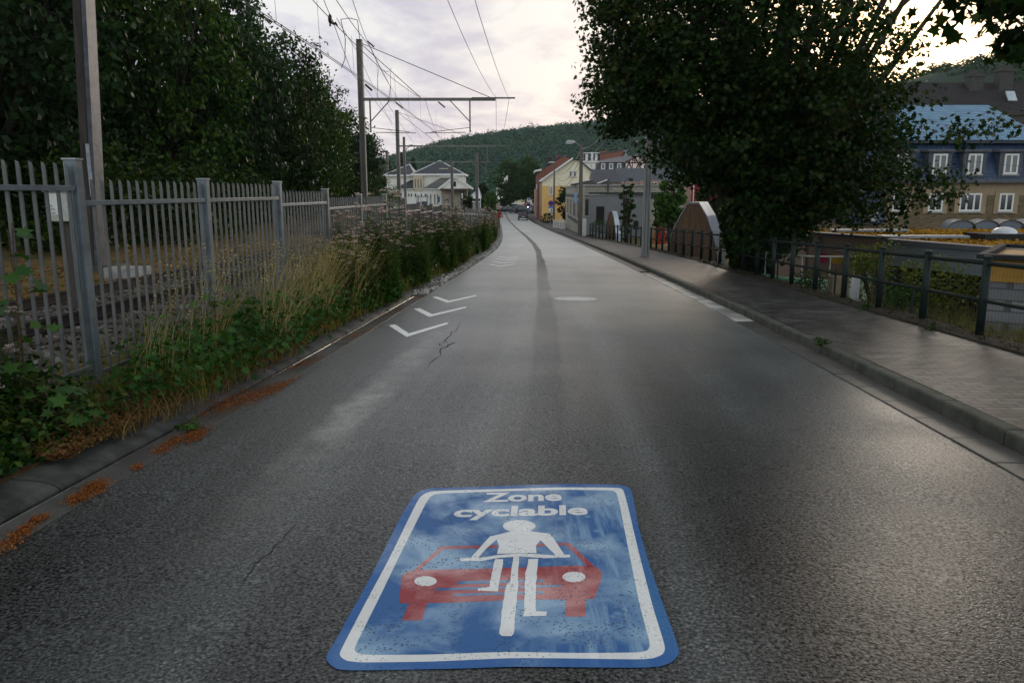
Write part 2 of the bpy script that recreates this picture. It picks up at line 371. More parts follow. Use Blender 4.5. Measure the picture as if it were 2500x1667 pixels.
# right gutter slabs and kerb stones, individual lengths with dark joints
def run(name,x0,x1,z0,z1,m,L_,gap,y0,y1,bev=.012,cap=60,label=None,cat=None):
    mb=MB(); Y=y0
    while Y<y1:
        a,b=Y+gap/2,Y+L_-gap/2
        j=random.uniform(-.004,.004)
        p=[(x0(a),a,gz(a)+z0),(x1(a),a,gz(a)+z0),(x1(b),b,gz(b)+z0),(x0(b),b,gz(b)+z0)]
        q=[(x,y,gz(y)+z1+j) for x,y,_ in p]
        mb.add(p+q,[(3,2,1,0),(4,5,6,7),(0,1,5,4),(1,2,6,5),(2,3,7,6),(3,0,4,7)])
        Y+=L_
    o=struct(mb,name,m,bev=bev); return o
run('gutter',lambda y:XK(y)-.31,lambda y:XK(y)-.006,-.1,.012,M_gut,.62,.012,-1,12.6,bev=.006)
run('gutter',lambda y:XK(y)-.31,lambda y:XK(y)-.006,-.1,.012,mat('gutter_sheen_pale',(.50,.48,.45),(.22,.21,.19),1.6,.5,.003,60,lo=.45,hi=.6),.62,.03,12.64,23.5,bev=.006)  # middle run: glossy sky reflection put into the pale slab colour
run('gutter',lambda y:XK(y)-.31,lambda y:XK(y)-.006,-.1,.012,M_gut,.62,.012,24.4,125,bev=.006)
run('kerb',lambda y:XK(y),lambda y:XK(y)+.15,-.15,.125,M_conc,.95,.012,-1,185,bev=.022)
def pave():
    m=bpy.data.materials.new('paver'); m.use_nodes=True; t=m.node_tree; p=t.nodes['Principled BSDF']; K=t.links.new
    tcn=N(t,'ShaderNodeTexCoord'); mp=N(t,'ShaderNodeMapping'); K(tcn.outputs['UV'],mp.inputs[0])
    b=N(t,'ShaderNodeTexBrick',Scale=1.); b.offset=.5
    wv=N(t,'ShaderNodeTexNoise',Scale=3.,Detail=2.); K(mp.outputs[0],wv.inputs['Vector'])
    vm=N(t,'ShaderNodeVectorMath'); vm.operation='MULTIPLY_ADD'; K(wv.outputs['Color'],vm.inputs[0]); vm.inputs[1].default_value=(.025,.03,0); K(mp.outputs[0],vm.inputs[2])
    b.inputs['Brick Width'].default_value=.22; b.inputs['Row Height'].default_value=.11; b.inputs['Mortar Size'].default_value=.013
    b.inputs['Color1'].default_value=(.095,.092,.085,1); b.inputs['Color2'].default_value=(.014,.0135,.012,1); b.inputs['Mortar'].default_value=(.012,.013,.007,1); b.inputs['Mortar Smooth'].default_value=.3
    K(vm.outputs[0],b.inputs['Vector'])
    n=N(t,'ShaderNodeTexNoise',Scale=.9,Detail=6.); K(mp.outputs[0],n.inputs['Vector'])
    f=N(t,'ShaderNodeTexNoise',Scale=60.,Detail=3.); K(mp.outputs[0],f.inputs['Vector'])
    c=mixc(t,1.,b.outputs['Color'],ramp(t,n.outputs[0],[(.35,(.55,.52,.45)),(.65,(1.2,1.2,1.2))]),'MULTIPLY')
    c=mixc(t,1.,c,ramp(t,f.outputs[0],[(.3,.75),(.7,1.2)]),'MULTIPLY')
    K(c,p.inputs['Base Color']); p.inputs['Roughness'].default_value=.55; p.inputs['Specular IOR Level'].default_value=.45
    bp=N(t,'ShaderNodeBump',Strength=.9,Distance=.008); K(math_(t,'SUBTRACT',math_(t,'MULTIPLY',f.outputs[0],.3),b.outputs['Fac']),bp.inputs['Height']); K(bp.outputs[0],p.inputs['Normal'])
    return m
pv=ribbon('pavement',YS,lambda Y:[(XK(Y)+.155,gz(Y)+.118),(XG(Y)-.28 if Y<70 else 7.5,gz(Y)+.118)],pave(),uv=True)
uvl=pv.data.uv_layers[0]
for lp in pv.data.loops:
    c=pv.data.vertices[lp.vertex_index].co; uvl.data[lp.index].uv=(c.x-XK(c.y),c.y)
# moss-covered kerb strip under the railing
def moss_x(t,c,mpn,p):
    n=N(t,'ShaderNodeTexNoise',Scale=5.,Detail=7.,Roughness=.75); t.links.new(mpn.outputs[0],n.inputs['Vector'])
    return mixc(t,ramp(t,n.outputs[0],[(.45,0.),(.6,1.)]),c,(.035,.022,.008))
M_mosswall=mat('mossy_stone',(.015,.014,.010),(.03,.027,.02),6,.9,.02,25,extra=moss_x)
def ledge(Y):
    h=.03+.012*math.sin(Y*1.7)+.008*math.sin(Y*4.7); x=XG(Y)
    return [(x-.29+.03*math.sin(Y*5),gz(Y)+.1),(x-.26,gz(Y)+.135+h*.4),(x-.12,gz(Y)+.15+h*.3),(x+.05,gz(Y)+.14+h),(x+.16,gz(Y)+.10),(x+.2,gz(Y)-.6)]
ribbon('kerb_wall',[y*.2-2 for y in range(0,330)],ledge,M_mosswall)

# left channel: flat apron, slot, rounded upstand
def slab_left(Y): return [(XL(Y)+.02,gz(Y)+.006),(XL(Y)-.235,gz(Y)-.012)]
run('gutter',lambda y:XL(y)-.215,lambda y:XL(y)+.02,-.1,.004,mat('channel_apron',(.075,.072,.064),(.035,.035,.03),2,.5,.004,70,spec=.5),1.9,.012,-1,130,bev=.004)
def upl(y0,y1):
    mb=MB(); Y=y0; prof=[(-.28,-.1),(-.28,-.008),(-.29,.008),(-.33,.03),(-.40,.048),(-.5,.058),(-.58,.06),(-.58,-.1)]
    while Y<y1:
        a,b=Y+.008,Y+1.9-.008; n=len(prof)
        v=[(XL(a)+x,a,gz(a)+z) for x,z in prof]+[(XL(b)+x,b,gz(b)+z) for x,z in prof]
        mb.add(v,[tuple(range(n-1,-1,-1)),tuple(range(n,2*n))]+[(i,(i+1)%n,n+(i+1)%n,n+i) for i in range(n)]); Y+=1.9
    return mb
struct(upl(-1,100),'kerb',M_conl)
ribbon('channel_bed',YS,lambda Y:[(XL(Y)-.20,gz(Y)-.055),(XL(Y)-.30,gz(Y)-.055)],mat('channel_bed_black',(.012,.012,.012)))
mb=MB(); # thin steel edge glinting in the slot
mb.tube([(XL(y)-.222,y,gz(y)+.0) for y in [i*.5-1 for i in range(0,100)]],.004,4); struct(mb,'channel_edge',mat('steel_edge',(.4,.4,.38),None,8,.4,metal=1.))
M_verge=mat('verge_soil',(.05,.035,.018),(.13,.07,.025),4,.95,.03,30,lo=.4,hi=.7)
ribbon('verge',YS,lambda Y:[(XL(Y)-.56,gz(Y)+.045),(XL(Y)-.9,gz(Y)+.13),(XF(Y)-.2,gz(Y)+.12),(XF(Y)-.9,max(gz(Y)+.1,(gz(Y)+.1)*.5+(zr(Y)-.3)*.5))],M_verge)
def ball_x(t,c,mpn,p):
    v=N(t,'ShaderNodeTexVoronoi',Scale=16.); t.links.new(mpn.outputs[0],v.inputs['Vector'])
    b=N(t,'ShaderNodeBump',Strength=1.,Distance=.05); t.links.new(math_(t,'SUBTRACT',1.,v.outputs['Distance']),b.inputs['Height']); t.links.new(b.outputs[0],p.inputs['Normal'])
    return mixc(t,1.,c,ramp(t,v.outputs['Color'],[(0.,.5),(1.,1.5)]),'MULTIPLY')
M_bal=mat('ballast',(.13,.12,.11),(.09,.075,.055),.8,.9,extra=ball_x)
ribbon('ballast',YS,lambda Y:[(XT(Y)-1.7,zr(Y)-.32),(XT(Y)-1.3,zr(Y)-.19),(XT(Y)+1.3,zr(Y)-.19),(XT(Y)+1.75,zr(Y)-.34),(max(XT(Y)+1.8,XF(Y)-.8),max(zr(Y)-.33,gz(Y)+.1))],M_bal)
M_og=mat('trackside_litter',(.16,.085,.02),(.05,.055,.015),2.2,.95,.03,30,lo=.42,hi=.6)
ribbon('trackside',YS,lambda Y:[(XT(Y)-1.6,zr(Y)-.31),(XT(Y)-2.6,zr(Y)-.2),(XT(Y)-6,zr(Y)-.1),(XT(Y)-9,zr(Y)+.25)],M_og)
# gravel stones seen between the pickets
def stones(n,f,smin,smax,m,name,label):
    T=np.array([(1,0,-.1),(.3,.9,0),(-.8,.6,.1),(-.9,-.5,0),(.2,-1,.05),(.1,.1,.7),(0,0,-.5)])*.5
    Fc=[(0,1,5),(1,2,5),(2,3,5),(3,4,5),(4,0,5)]
    c=[f() for _ in range(n)]; sz=rng.uniform(smin,smax,n)
    o=scatter(name,c,sz,(T,Fc),m,up=.6); return tag(o,label,'gravel',kind='stuff')
def fb():
    Y=5+25*random.random()**1.6; x=XT(Y)+random.uniform(-1.9,2.3); d=abs(x-XT(Y)); z=zr(Y)-.185-(max(0,d-1.3)*.3)
    return (x,Y,z)
stones(15000,fb,.045,.11,mat('ballast_stone',(.17,.16,.145),(.06,.045,.035),1.7,.85,lo=.42,hi=.58),'ballast_stones','grey and brown ballast stones heaped round the rails')

c=[]
for _ in range(1500):
    Y=17+48*random.random()**1.2; c.append((XL(Y)-.02-abs(random.gauss(0,.16)),Y,gz(Y)+.02+random.random()*.03))
T_=np.array([(1,0,-.1),(.3,.9,0),(-.8,.6,.1),(-.9,-.5,0),(.2,-1,.05),(.1,.1,.5),(0,0,-.5)])*.5
tag(scatter('edge_stones',c,rng.uniform(.04,.13,len(c)),(T_,[(0,1,5),(1,2,5),(2,3,5),(3,4,5),(4,0,5)]),mat('pale_stone',(.5,.49,.45),(.25,.24,.21),4,.8),up=.9),'pale broken stones along the far left road edge','stones',kind='stuff')
# ---- tracks
M_rail=mat('rail_rust',(.022,.015,.012),(.012,.010,.009),5,.8)
M_rtop=mat('rail_top',(.35,.33,.30),(.2,.18,.16),3,.3,metal=1.)
M_slp=mat('sleeper_wood',(.06,.05,.042),(.035,.028,.022),4,.85,.01,30)
def railtrack(offs,y0,y1,label):
    e=empty('railway_track',(XT(y0)+offs,y0,zr(y0)),label,'railway track')
    ysr=[y0+i*(1. if y0+i<30 else 1) for i in range(int(y1-y0)+1)]
    for s in (-.75,.75):
        mb=MB()
        for prof in ([(-.075,-.15),(.075,-.15),(.075,-.135),(.012,-.12),(.012,-.04),(.036,-.03),(.036,0),(-.036,0),(-.036,-.03),(-.012,-.04),(-.012,-.12),(-.075,-.135)],):
            n=len(prof); v=[(XT(Y)+offs+s+x,Y,zr(Y)+z) for Y in ysr for x,z in prof]
            f=[(i*n+k,i*n+(k+1)%n,(i+1)*n+(k+1)%n,(i+1)*n+k) for i in range(len(ysr)-1) for k in range(n)]
            mb.add(v,f+[tuple(range(n))])
        r=mb.build('rail',M_rail,e)
        mt=MB(); v=[(XT(Y)+offs+s+x,Y,zr(Y)+.002) for Y in ysr for x in (-.026,.026)]
        mt.add(v,[(2*i,2*i+1,2*i+3,2*i+2) for i in range(len(ysr)-1)]); mt.build('running_surface',M_rtop,r)
    k=0;Y=y0+.3;rest=MB()
    while Y<y1:
        b=MB() if k<60 else rest
        b.box(XT(Y)+offs-1.25,XT(Y)+offs+1.25,Y-.12,Y+.12,zr(Y)-.28,zr(Y)-.155)
        if k<60: b.build('sleeper',M_slp,e)
        Y+=.65;k+=1
    if rest.v: tag(rest.build('sleeper',M_slp,e),kind='stuff')
    return e
railtrack(0,2,110,'rusty single railway track running just behind the palisade fence')
railtrack(-3.3,34,110,'second railway track starting left of the far catenary masts')
mb=MB(); # pale concrete cable-trough lids beyond the rails
for i in range(3): 
    p=W(325+i*30,668-i*6,15.5); 
mb.box(-8.3,-7.5,15.9,16.4,zr(16)-.25,zr(16)+.02); single(mb,'cable_trough',mat('pale_slab',(.34,.33,.31),(.2,.19,.18),5,.7,.003,50),'pale concrete cable trough lid lying in the orange leaf litter beyond the rails','cable trough',bev=.01)

# ================================================================== ROAD PAINT
M_white=mat('road_white',(.88,.87,.85),(.66,.65,.62),7,.5,.003,120,lo=.5,hi=.8)
def flat(pts,dz): 
    return [(p.x,p.y,gz(p.y)+dz) for p in pts]
def z5(x,y,dz): 
    p=G(780+.39116*x,1150+.39116*y); dz=.0035+(dz-.004)*.22; return (p.x,p.y,gz(p.y)+dz)
def worn_sheen_paint(name,c,pale,pits,rg=(.18,.5),amt=.75):
    m=bpy.data.materials.new(name); m.use_nodes=True; t=m.node_tree; p=t.nodes['Principled BSDF']; K=t.links.new
    tcn=N(t,'ShaderNodeTexCoord'); ob=tcn.outputs['Object']
    n=N(t,'ShaderNodeTexNoise',Scale=2.3,Detail=6.,Roughness=.55,Distortion=.3); K(ob,n.inputs['Vector'])
    mp=N(t,'ShaderNodeMapping'); mp.inputs['Scale'].default_value=(17,1.6,1); K(ob,mp.inputs[0])
    s=N(t,'ShaderNodeTexNoise',Scale=1.,Detail=5.,Roughness=.6); K(mp.outputs[0],s.inputs['Vector'])
    sp=N(t,'ShaderNodeSeparateXYZ'); K(ob,sp.inputs[0])
    side=ramp(t,math_(t,'MULTIPLY_ADD',sp.outputs[0],.5,.5),[(.5,0.),(.66,1.)])
    f=ramp(t,n.outputs[0],[(.42,0.),(.60,1.)]); f2=math_(t,'MULTIPLY',ramp(t,s.outputs[0],[(.46,0.),(.62,1.)]),side)
    vo=N(t,'ShaderNodeTexVoronoi',Scale=11.); K(ob,vo.inputs['Vector'])
    drops=math_(t,'MULTIPLY',ramp(t,vo.outputs['Distance'],[(.12,1.),(.3,0.)]),side)
    f=math_(t,'MULTIPLY',math_(t,'MAXIMUM',math_(t,'MAXIMUM',f,math_(t,'MULTIPLY',f2,.7)),math_(t,'MULTIPLY',drops,.45)),amt,clamp=True)
    cc=mixc(t,f,c,pale)  # pale tone: worn paint plus wet-film sky reflection, both in the colour
    pn=N(t,'ShaderNodeTexVoronoi',Scale=58.,Randomness=1.); K(ob,pn.inputs['Vector'])
    pm=N(t,'ShaderNodeTexNoise',Scale=5.,Detail=3.); K(ob,pm.inputs['Vector'])
    pit=math_(t,'MULTIPLY',ramp(t,pn.outputs['Distance'],[(.20,1.),(.32,0.)]),ramp(t,pm.outputs[0],[(.44,0.),(.56,1.)]))
    cc=mixc(t,math_(t,'MULTIPLY',pit,pits,clamp=True),cc,(.02,.025,.035))
    K(cc,p.inputs['Base Color'])
    rr=ramp(t,n.outputs[0],[(.42,rg[1]),(.62,rg[0])]); K(rr,p.inputs['Roughness']); p.inputs['Specular IOR Level'].default_value=.6
    fn=N(t,'ShaderNodeTexNoise',Scale=70.,Detail=3.); K(ob,fn.inputs['Vector'])
    b=N(t,'ShaderNodeBump',Strength=.7,Distance=.003); K(math_(t,'SUBTRACT',fn.outputs[0],pit),b.inputs['Height']); K(b.outputs[0],p.inputs['Normal'])
    return m
PB=worn_sheen_paint('sign_blue',(.004,.10,.30),(.34,.52,.66),.85)
PBo=worn_sheen_paint('sign_blue_edge',(.003,.10,.33),(.10,.25,.42),.15,amt=.35)
PW=worn_sheen_paint('sign_white',(.74,.725,.70),(.88,.87,.85),.5)
PR=worn_sheen_paint('sign_red',(.30,.022,.03),(.58,.27,.26),.6,amt=.9)
sc=G(1250,1400)
SG=empty('painted_road_sign',(sc.x,sc.y,gz(sc.y)),'large blue painted cycle zone panel with white border on the asphalt in the foreground','road marking')
def z5poly(pts,dz,name,m,parent,sub=6,sm=0):
    P=[]
    for i,(a,b) in enumerate(pts):
        c,d=pts[(i+1)%len(pts)]
        for k in range(sub): P.append((a+(c-a)*k/sub,b+(d-b)*k/sub))
    if sm:
        for _ in range(sm): P=[((P[i-1][0]+2*P[i][0]+P[(i+1)%len(P)][0])/4,(P[i-1][1]+2*P[i][1]+P[(i+1)%len(P)][1])/4) for i in range(len(P))]
    mb=MB()
    mb.poly([z5(x,y,dz) for x,y in P][::-1]); o=mb.build(name,m,parent); return o
outer=[(45,1150),(42,1180),(70,1215),(110,1238),(180,1246),(500,1242),(900,1234),(1200,1222),(1600,1226),(2000,1230),(2130,1222),(2200,1195),(2242,1150),(2245,1110),(2150,850),(2050,560),(1990,350),(1950,120),(1915,95),(1850,85),(1500,82),(1200,92),(900,103),(700,108),(640,118),(590,150),(520,260),(400,500),(300,700),(170,930),(100,1060)]
wo_=[(123,1140),(135,1165),(170,1187),(250,1197),(700,1192),(1200,1168),(1600,1172),(2000,1178),(2090,1170),(2145,1145),(2160,1105),(2080,850),(1990,500),(1920,200),(1895,115),(1860,105),(1500,103),(1100,115),(720,125),(670,135),(630,160),(600,210),(430,560),(300,800),(190,1010)]
wi_=[(217,1110),(225,1130),(260,1145),(320,1150),(700,1148),(1150,1130),(1600,1138),(2000,1135),(2050,1120),(2065,1085),(2000,850),(1930,500),(1870,200),(1855,140),(1830,122),(1500,118),(1100,130),(740,142),(700,155),(670,190),(500,530),(380,780),(280,980)]
z5poly(outer,.004,'blue_edge',PBo,SG,sm=3)
z5poly(wo_,.0055,'white_border',PW,SG,sm=3)
fld=z5poly(wi_,.007,'blue_field',PB,SG,sm=3)
car_=MB()
redp=[[(515,655),(555,630),(620,620),(1000,612),(1400,600),(1600,592),(1700,595),(1740,608),(1762,640),(1755,690),(1715,800),(1660,801),(1662,910),(1535,912),(1535,803),(1200,808),(800,825),(672,826),(640,935),(515,935),(560,827),(498,828),(505,740)],
 [(580,628),(625,620),(775,490),(1110,482),(1110,465),(760,472)],[(1350,455),(1560,450),(1720,600),(1675,600),(1540,465),(1350,473)]]
for pts in redp: car_.poly([z5(x,y,.0085) for x,y in pts][::-1])
cs=car_.build('red_car_symbol',PR,SG)
g=MB()
for pts in ([(860,690),(1400,680),(1400,694),(860,710)],[(720,735),(1505,712),(1508,725),(720,750)],[(840,770),(1400,752),(1400,768),(840,784)]): g.poly([z5(x,y,.010) for x,y in pts][::-1])
g.build('grille',PB,cs)
for (cx_,cy_,rx,ry) in ((662,690,70,31),(1588,664,72,33)):
    mbb=MB(); mbb.poly([z5(cx_+rx*math.cos(t*PI/14),cy_+ry*math.sin(t*PI/14),.0102) for t in range(28)][::-1]); mbb.build('headlight',PW,cs)
cy=MB(); k0=0
def cyp(pts,z,amp=3.):
    global k0
    P=[]
    for i,(a,b) in enumerate(pts):
        c,d=pts[(i+1)%len(pts)]; n=max(1,int(math.hypot(c-a,d-b)/28))
        for k in range(n): P.append((a+(c-a)*k/n+random.uniform(-amp,amp),b+(d-b)*k/n+random.uniform(-amp,amp)*.5))
    cy.poly([z5(x,y,z) for x,y in P][::-1])
cyp([(1247+102*math.cos(t*PI/12),347+38*math.sin(t*PI/12)) for t in range(24)],.0116,1)
cyp([(1070,410),(1175,385),(1210,372),(1300,370),(1335,382),(1430,393),(1400,420),(1375,440),(1350,470),(1355,515),(1108,520),(1120,470),(1105,430)],.0112,1)
cyp([(1068,406),(1108,430),(1050,478),(985,550),(940,550)],.0120,1)
cyp([(1395,394),(1432,393),(1462,425),(1528,526),(1475,531),(1375,430)],.0124,1)
cyp([(880,548),(1010,545),(1110,528),(1250,518),(1350,522),(1470,530),(1565,525),(1565,542),(1400,548),(1250,536),(1120,546),(1010,565),(880,566)],.0128,1)
cyp([(1095,552),(1148,554),(1115,755),(985,752),(990,735),(1060,725)],.0120)
cyp([(1210,537),(1245,537),(1240,700),(1222,900),(1212,1020),(1195,1035),(1140,1033),(1122,1020),(1145,820),(1170,705),(1190,700)],.0116)
cyp([(1305,552),(1365,550),(1352,700),(1350,880),(1422,882),(1418,908),(1272,912),(1280,800),(1285,640)],.0120)
cy.build('white_cyclist_symbol',PW,SG)
def text_mesh(s,off=0.0):
    cu=bpy.data.curves.new('t','FONT'); cu.body=s; cu.offset=off; cu.resolution_u=4
    o=bpy.data.objects.new('t',cu); col.objects.link(o)
    dg=bpy.context.evaluated_depsgraph_get(); dg.update(); e=o.evaluated_get(dg); me=e.to_mesh()
    vs=[tuple(v.co) for v in me.vertices]; fs=[tuple(p.vertices) for p in me.polygons]
    e.to_mesh_clear(); bpy.data.objects.remove(o); bpy.data.curves.remove(cu); return vs,fs
def road_text(s,bl,br,h_px,dz,name,asc):
    vs,fs=text_mesh(s,.034); x0=min(v[0] for v in vs); x1=max(v[0] for v in vs)
    cap=asc
    dz2=.0035+(dz-.004)*.22
    A=Vector(z5(*bl,dz)); B=Vector(z5(*br,dz)); C=Vector(z5(bl[0]+8,bl[1]-h_px,dz)); 
    up=Vector((0,1,0))*(C.y-A.y)
    mb=MB(); V=[]
    for x,y,_ in vs:
        p=A+(B-A)*((x-x0)/(x1-x0))+up*(y/cap)+Vector((.05*(C.y-A.y)*y/cap,0,0)); V.append((p.x,p.y,gz(p.y)+dz2))
    mb.add(V,fs); return mb.build(name,PW,SG)
road_text('Zone',(1018,194),(1512,184),56,.0095,'lettering',.72)
road_text('cyclable',(832,288),(1676,272),62,.0095,'lettering',.73)
# chevrons
def z8(x,y): return G(.53146*x,600+.53146*y)
chev=[[(1785,366),(1815,362),(1878,403),(2052,353),(2062,359),(1868,420)],
 [(1900,291),(1928,287),(1985,315),(2138,280),(2145,285),(1972,328)],
 [(1985,237),(2008,234),(2062,253),(2185,227),(2192,231),(2055,263)]]
ords=['nearest and largest','second','third']
for i,pts in enumerate(chev):
    P=[z8(*q) for q in pts]; mb=MB(); mb.poly([(p.x,p.y,gz(p.y)+.004) for p in P][::-1])
    single(mb,'road_chevron',M_white,'%s white chevron painted at the left edge of the road beside the weeds'%ords[i],'road marking','white chevrons of the cycle lane')
tp=[z8(*q) for q in chev[0]]; c0=Vector((sum(p.x for p in tp)/6,sum(p.y for p in tp)/6,0))
far=[(28.,4,'second cluster of chevrons, before the bend'),(46.,3,'third cluster of chevrons at the bend'),(60.,3,'fourth, faint cluster of chevrons beyond the bend')]
for y0,n,lab in far:
    for i in range(n):
        Yc=y0+i*(1.9 if y0<30 else 2.2); xc=XL(Yc)+.95
        mb=MB(); mb.poly([(xc+(p.x-c0.x)*1.05,Yc+(p.y-c0.y)*1.05,gz(Yc+(p.y-c0.y)*1.05)+.004) for p in tp][::-1])
        single(mb,'road_chevron',M_white,'white chevron, number %s, in the '%['one','two','three','four'][i]+lab,'road marking','white chevrons of the cycle lane')
mb=MB(); mb.poly([(.4,92.6,gz(92.6)+.004),(1.75,92.6,gz(92.6)+.004),(1.75,93.4,gz(93.4)+.004),(.4,93.4,gz(93.4)+.004)]); single(mb,'road_dash',M_white,'short white bar painted across the middle of the road behind the bend','road marking')
mb=MB(); mb.poly([(-1.1,90,gz(90)+.004),(-.1,90,gz(90)+.004),(-.1,90.7,gz(90.7)+.004),(-1.1,90.7,gz(90.7)+.004)]); single(mb,'road_dash',M_white,'faded white bar by the left edge of the road behind the bend','road marking')
# cracks
M_crk=mat('crack',(.02,.02,.02))
def crack(pts,wd,seed,name='road_crack'):
    rd=random.Random(seed); P=[]
    for (a,b),(c,d) in zip(pts,pts[1:]):
        n=max(2,int(math.hypot(c-a,d-b)/9))
        for k in range(n): P.append(G(a+(c-a)*k/n+rd.uniform(-4,4),b+(d-b)*k/n+rd.uniform(-2,2)))
    vs=[];fs=[]
    for i,p in enumerate(P):
        w_=wd*rd.uniform(.3,1.2)*math.sin(PI*(i+.6)/(len(P)+.2)); vs+=[(p.x-w_,p.y,gz(p.y)+.003),(p.x+w_,p.y,gz(p.y)+.003)]
    for i in range(len(P)-1): fs.append((2*i,2*i+1,2*i+3,2*i+2))
    struct(MB().add(vs,fs),name,M_crk)
crack([(1122,782),(1118,800),(1085,832),(1108,838),(1078,852),(1078,868),(1060,880),(1036,902),(1045,915)],.010,1)
crack([(1085,832),(1070,838),(1085,848),(1108,838)],.008,5)
crack([(735,1260),(702,1300),(660,1350),(620,1378),(592,1420),(575,1462)],.0035,2)
# manhole
mc=G(1405,730); MH=empty('manhole_cover',mc,'round pale iron manhole cover set in the right lane','manhole cover')
mb=MB(); n=32; rr=[.30,.40]
v=[(mc.x+r_*math.cos(2*PI*k/n),mc.y+r_*math.sin(2*PI*k/n),gz(mc.y+r_*math.sin(2*PI*k/n))+z_) for r_,z_ in ((.44,.005),(.36,.014),(.34,.008)) for k in range(n)]
mb.add(v,[(j*n+k,j*n+(k+1)%n,(j+1)*n+(k+1)%n,(j+1)*n+k) for j in range(2) for k in range(n)]); mb.build('frame',mat('manhole_frame',(.62,.61,.58),(.4,.39,.37),9,.4),MH)
mb=MB(); mb.poly([(mc.x+.335*math.cos(2*PI*k/n),mc.y+.335*math.sin(2*PI*k/n),gz(mc.y+.335*math.sin(2*PI*k/n))+.009) for k in range(n)])
mb.build('lid',mat('manhole_lid',(.42,.41,.39),(.62,.61,.58),30,.45,.004,60),MH)
# orange dirt in the left gutter: patches of small crumbs
def crumbs():
    out=[]
    spots=[(560,985,60,12,260),(640,965,60,8,240),(700,940,50,6,160),(740,890,40,4,90),(480,1065,26,9,190),(395,1100,18,6,60),(425,1080,14,5,50),(235,1195,24,9,150),(190,1220,20,7,110),(60,1300,20,6,60),(95,1272,20,5,60),(880,815,60,4,90),(960,765,60,3,80),(1030,725,40,3,60),(335,1145,10,4,30),(25,1330,30,10,60)]
    for u,v,su,sv,n in spots:
        for _ in range(n*7):
            a=random.gauss(0,1); p=G(u+a*su*.7+random.gauss(0,3),v-a*su*.33*.7+random.gauss(0,sv)); 
            if p.x>XL(p.y)+.12: continue
            out.append((p.x,p.y,gz(p.y)+.012+random.random()*.012 + (0.02 if p.x<XL(p.y)-.27 else 0)))
    return out
cr=crumbs(); o=scatter('gutter_litter',cr,rng.uniform(.006,.018,len(cr)),DIAMOND,leafmat('rust_litter',[(.07,.02,.006),(.24,.07,.012),(.36,.13,.025)],.1),up=.5)
tag(o,'orange brown dry litter washed up along the left gutter','litter',kind='stuff')

# ================================================================== PALISADE FENCE (left)
M_gal=mat('galvanised_dull',(.125,.125,.12),(.075,.076,.073),3,.45,metal=.35,spec=.5)
M_galp=mat('galvanised_blue',(.15,.18,.20),(.09,.11,.125),6,.42,.002,30,metal=.4,spec=.5)
FE=empty('palisade_fence',(XF(7),7,gz(7)),'grey steel palisade fence with slant-cut pickets stepping down beside the railway','fence')
posts=[-.6,2.0,4.5]+[7.+2.52*i for i in range(38)]
rails_z={4.5:1.73,2.0:1.8,-.6:1.88}
lst=[1.60,1.60,1.50,1.39,1.39,1.28,1.14]
def rz(i):
    if i<3: return [1.88,1.8,1.73][i]
    if i-3<len(lst): return lst[i-3]
    return gz((posts[i]+posts[i+1])/2)+1.85
for i in range(len(posts)):
    Y=posts[i]; zt=max(rz(i) if i<len(posts)-1 else -99, rz(i-1) if i>0 else -99)+.24
    x=XF(Y); s=.055
    mb=MB(); mb.box(x-s,x+s,Y-s,Y+s,gz(Y)-.1,zt)
    p=mb.build('fence_post',M_galp if i<6 else M_gal,FE,bev=.006)
    mb=MB(); mb.box(x-s-.008,x+s+.008,Y-s-.008,Y+s+.008,zt+.001,zt+.016); mb.build('post_cap',mat('cap_metal',(.33,.35,.35),None,5,.4,metal=.5),p)
for i in range(len(posts)-1):
    a,b=posts[i],posts[i+1]; z=rz(i); A=Vector((XF(a),a,0)); B=Vector((XF(b),b,0)); d=(B-A); Ln=d.length; d.normalize(); nrm=Vector((d.y,-d.x,0))
    pk=MB(); nP=16; zb=gz((a+b)/2)+.12
    for k in range(nP):
        t=(k+.6)/(nP+.2); c=A+(B-A)*t; w_=.023; dp=.018
        # picket: folded section, cut on the slant at the top
        hz=[z+.20,z+.155]
        P=[c-d*w_-nrm*.0,c-d*w_*.35+nrm*dp,c+d*w_*.35+nrm*dp,c+d*w_,c+d*w_*.3-nrm*.008,c-d*w_*.3-nrm*.008]
        hh=[z+.215,z+.20,z+.165,z+.145,z+.165,z+.20] 
        n=len(P); pk.add([(q.x,q.y,zb) for q in P]+[(q.x,q.y,h_) for q,h_ in zip(P,hh)],[tuple(range(n-1,-1,-1)),tuple(range(n,2*n))]+[(j,(j+1)%n,n+(j+1)%n,n+j) for j in range(n)])
    pn=pk.build('fence_panel',M_gal,FE)
    for nm,zz_ in (('top_rail',z),('bottom_rail',zb+.2)):
        rb=MB(); A2=A+d*.07; B2=B-d*.07; rb.bar((A2+nrm*.03)+Vector((0,0,zz_)),(B2+nrm*.03)+Vector((0,0,zz_)),.035,.045); rb.build(nm,M_galp if nm=='top_rail' else M_gal,pn,bev=.004)
# short wooden marker post in the weeds
p=G(1101,625); mb=MB(); mb.box(p.x-.08,p.x+.08,p.y-.08,p.y+.08,p.z-.1,p.z+2.05); single(mb,'timber_post',mat('weathered_timber',(.12,.105,.09),(.07,.06,.05),3,.8,.006,40,aniso=(3,3,.3)),'short brown timber post standing in the weeds in front of the fence','post',bev=.01)

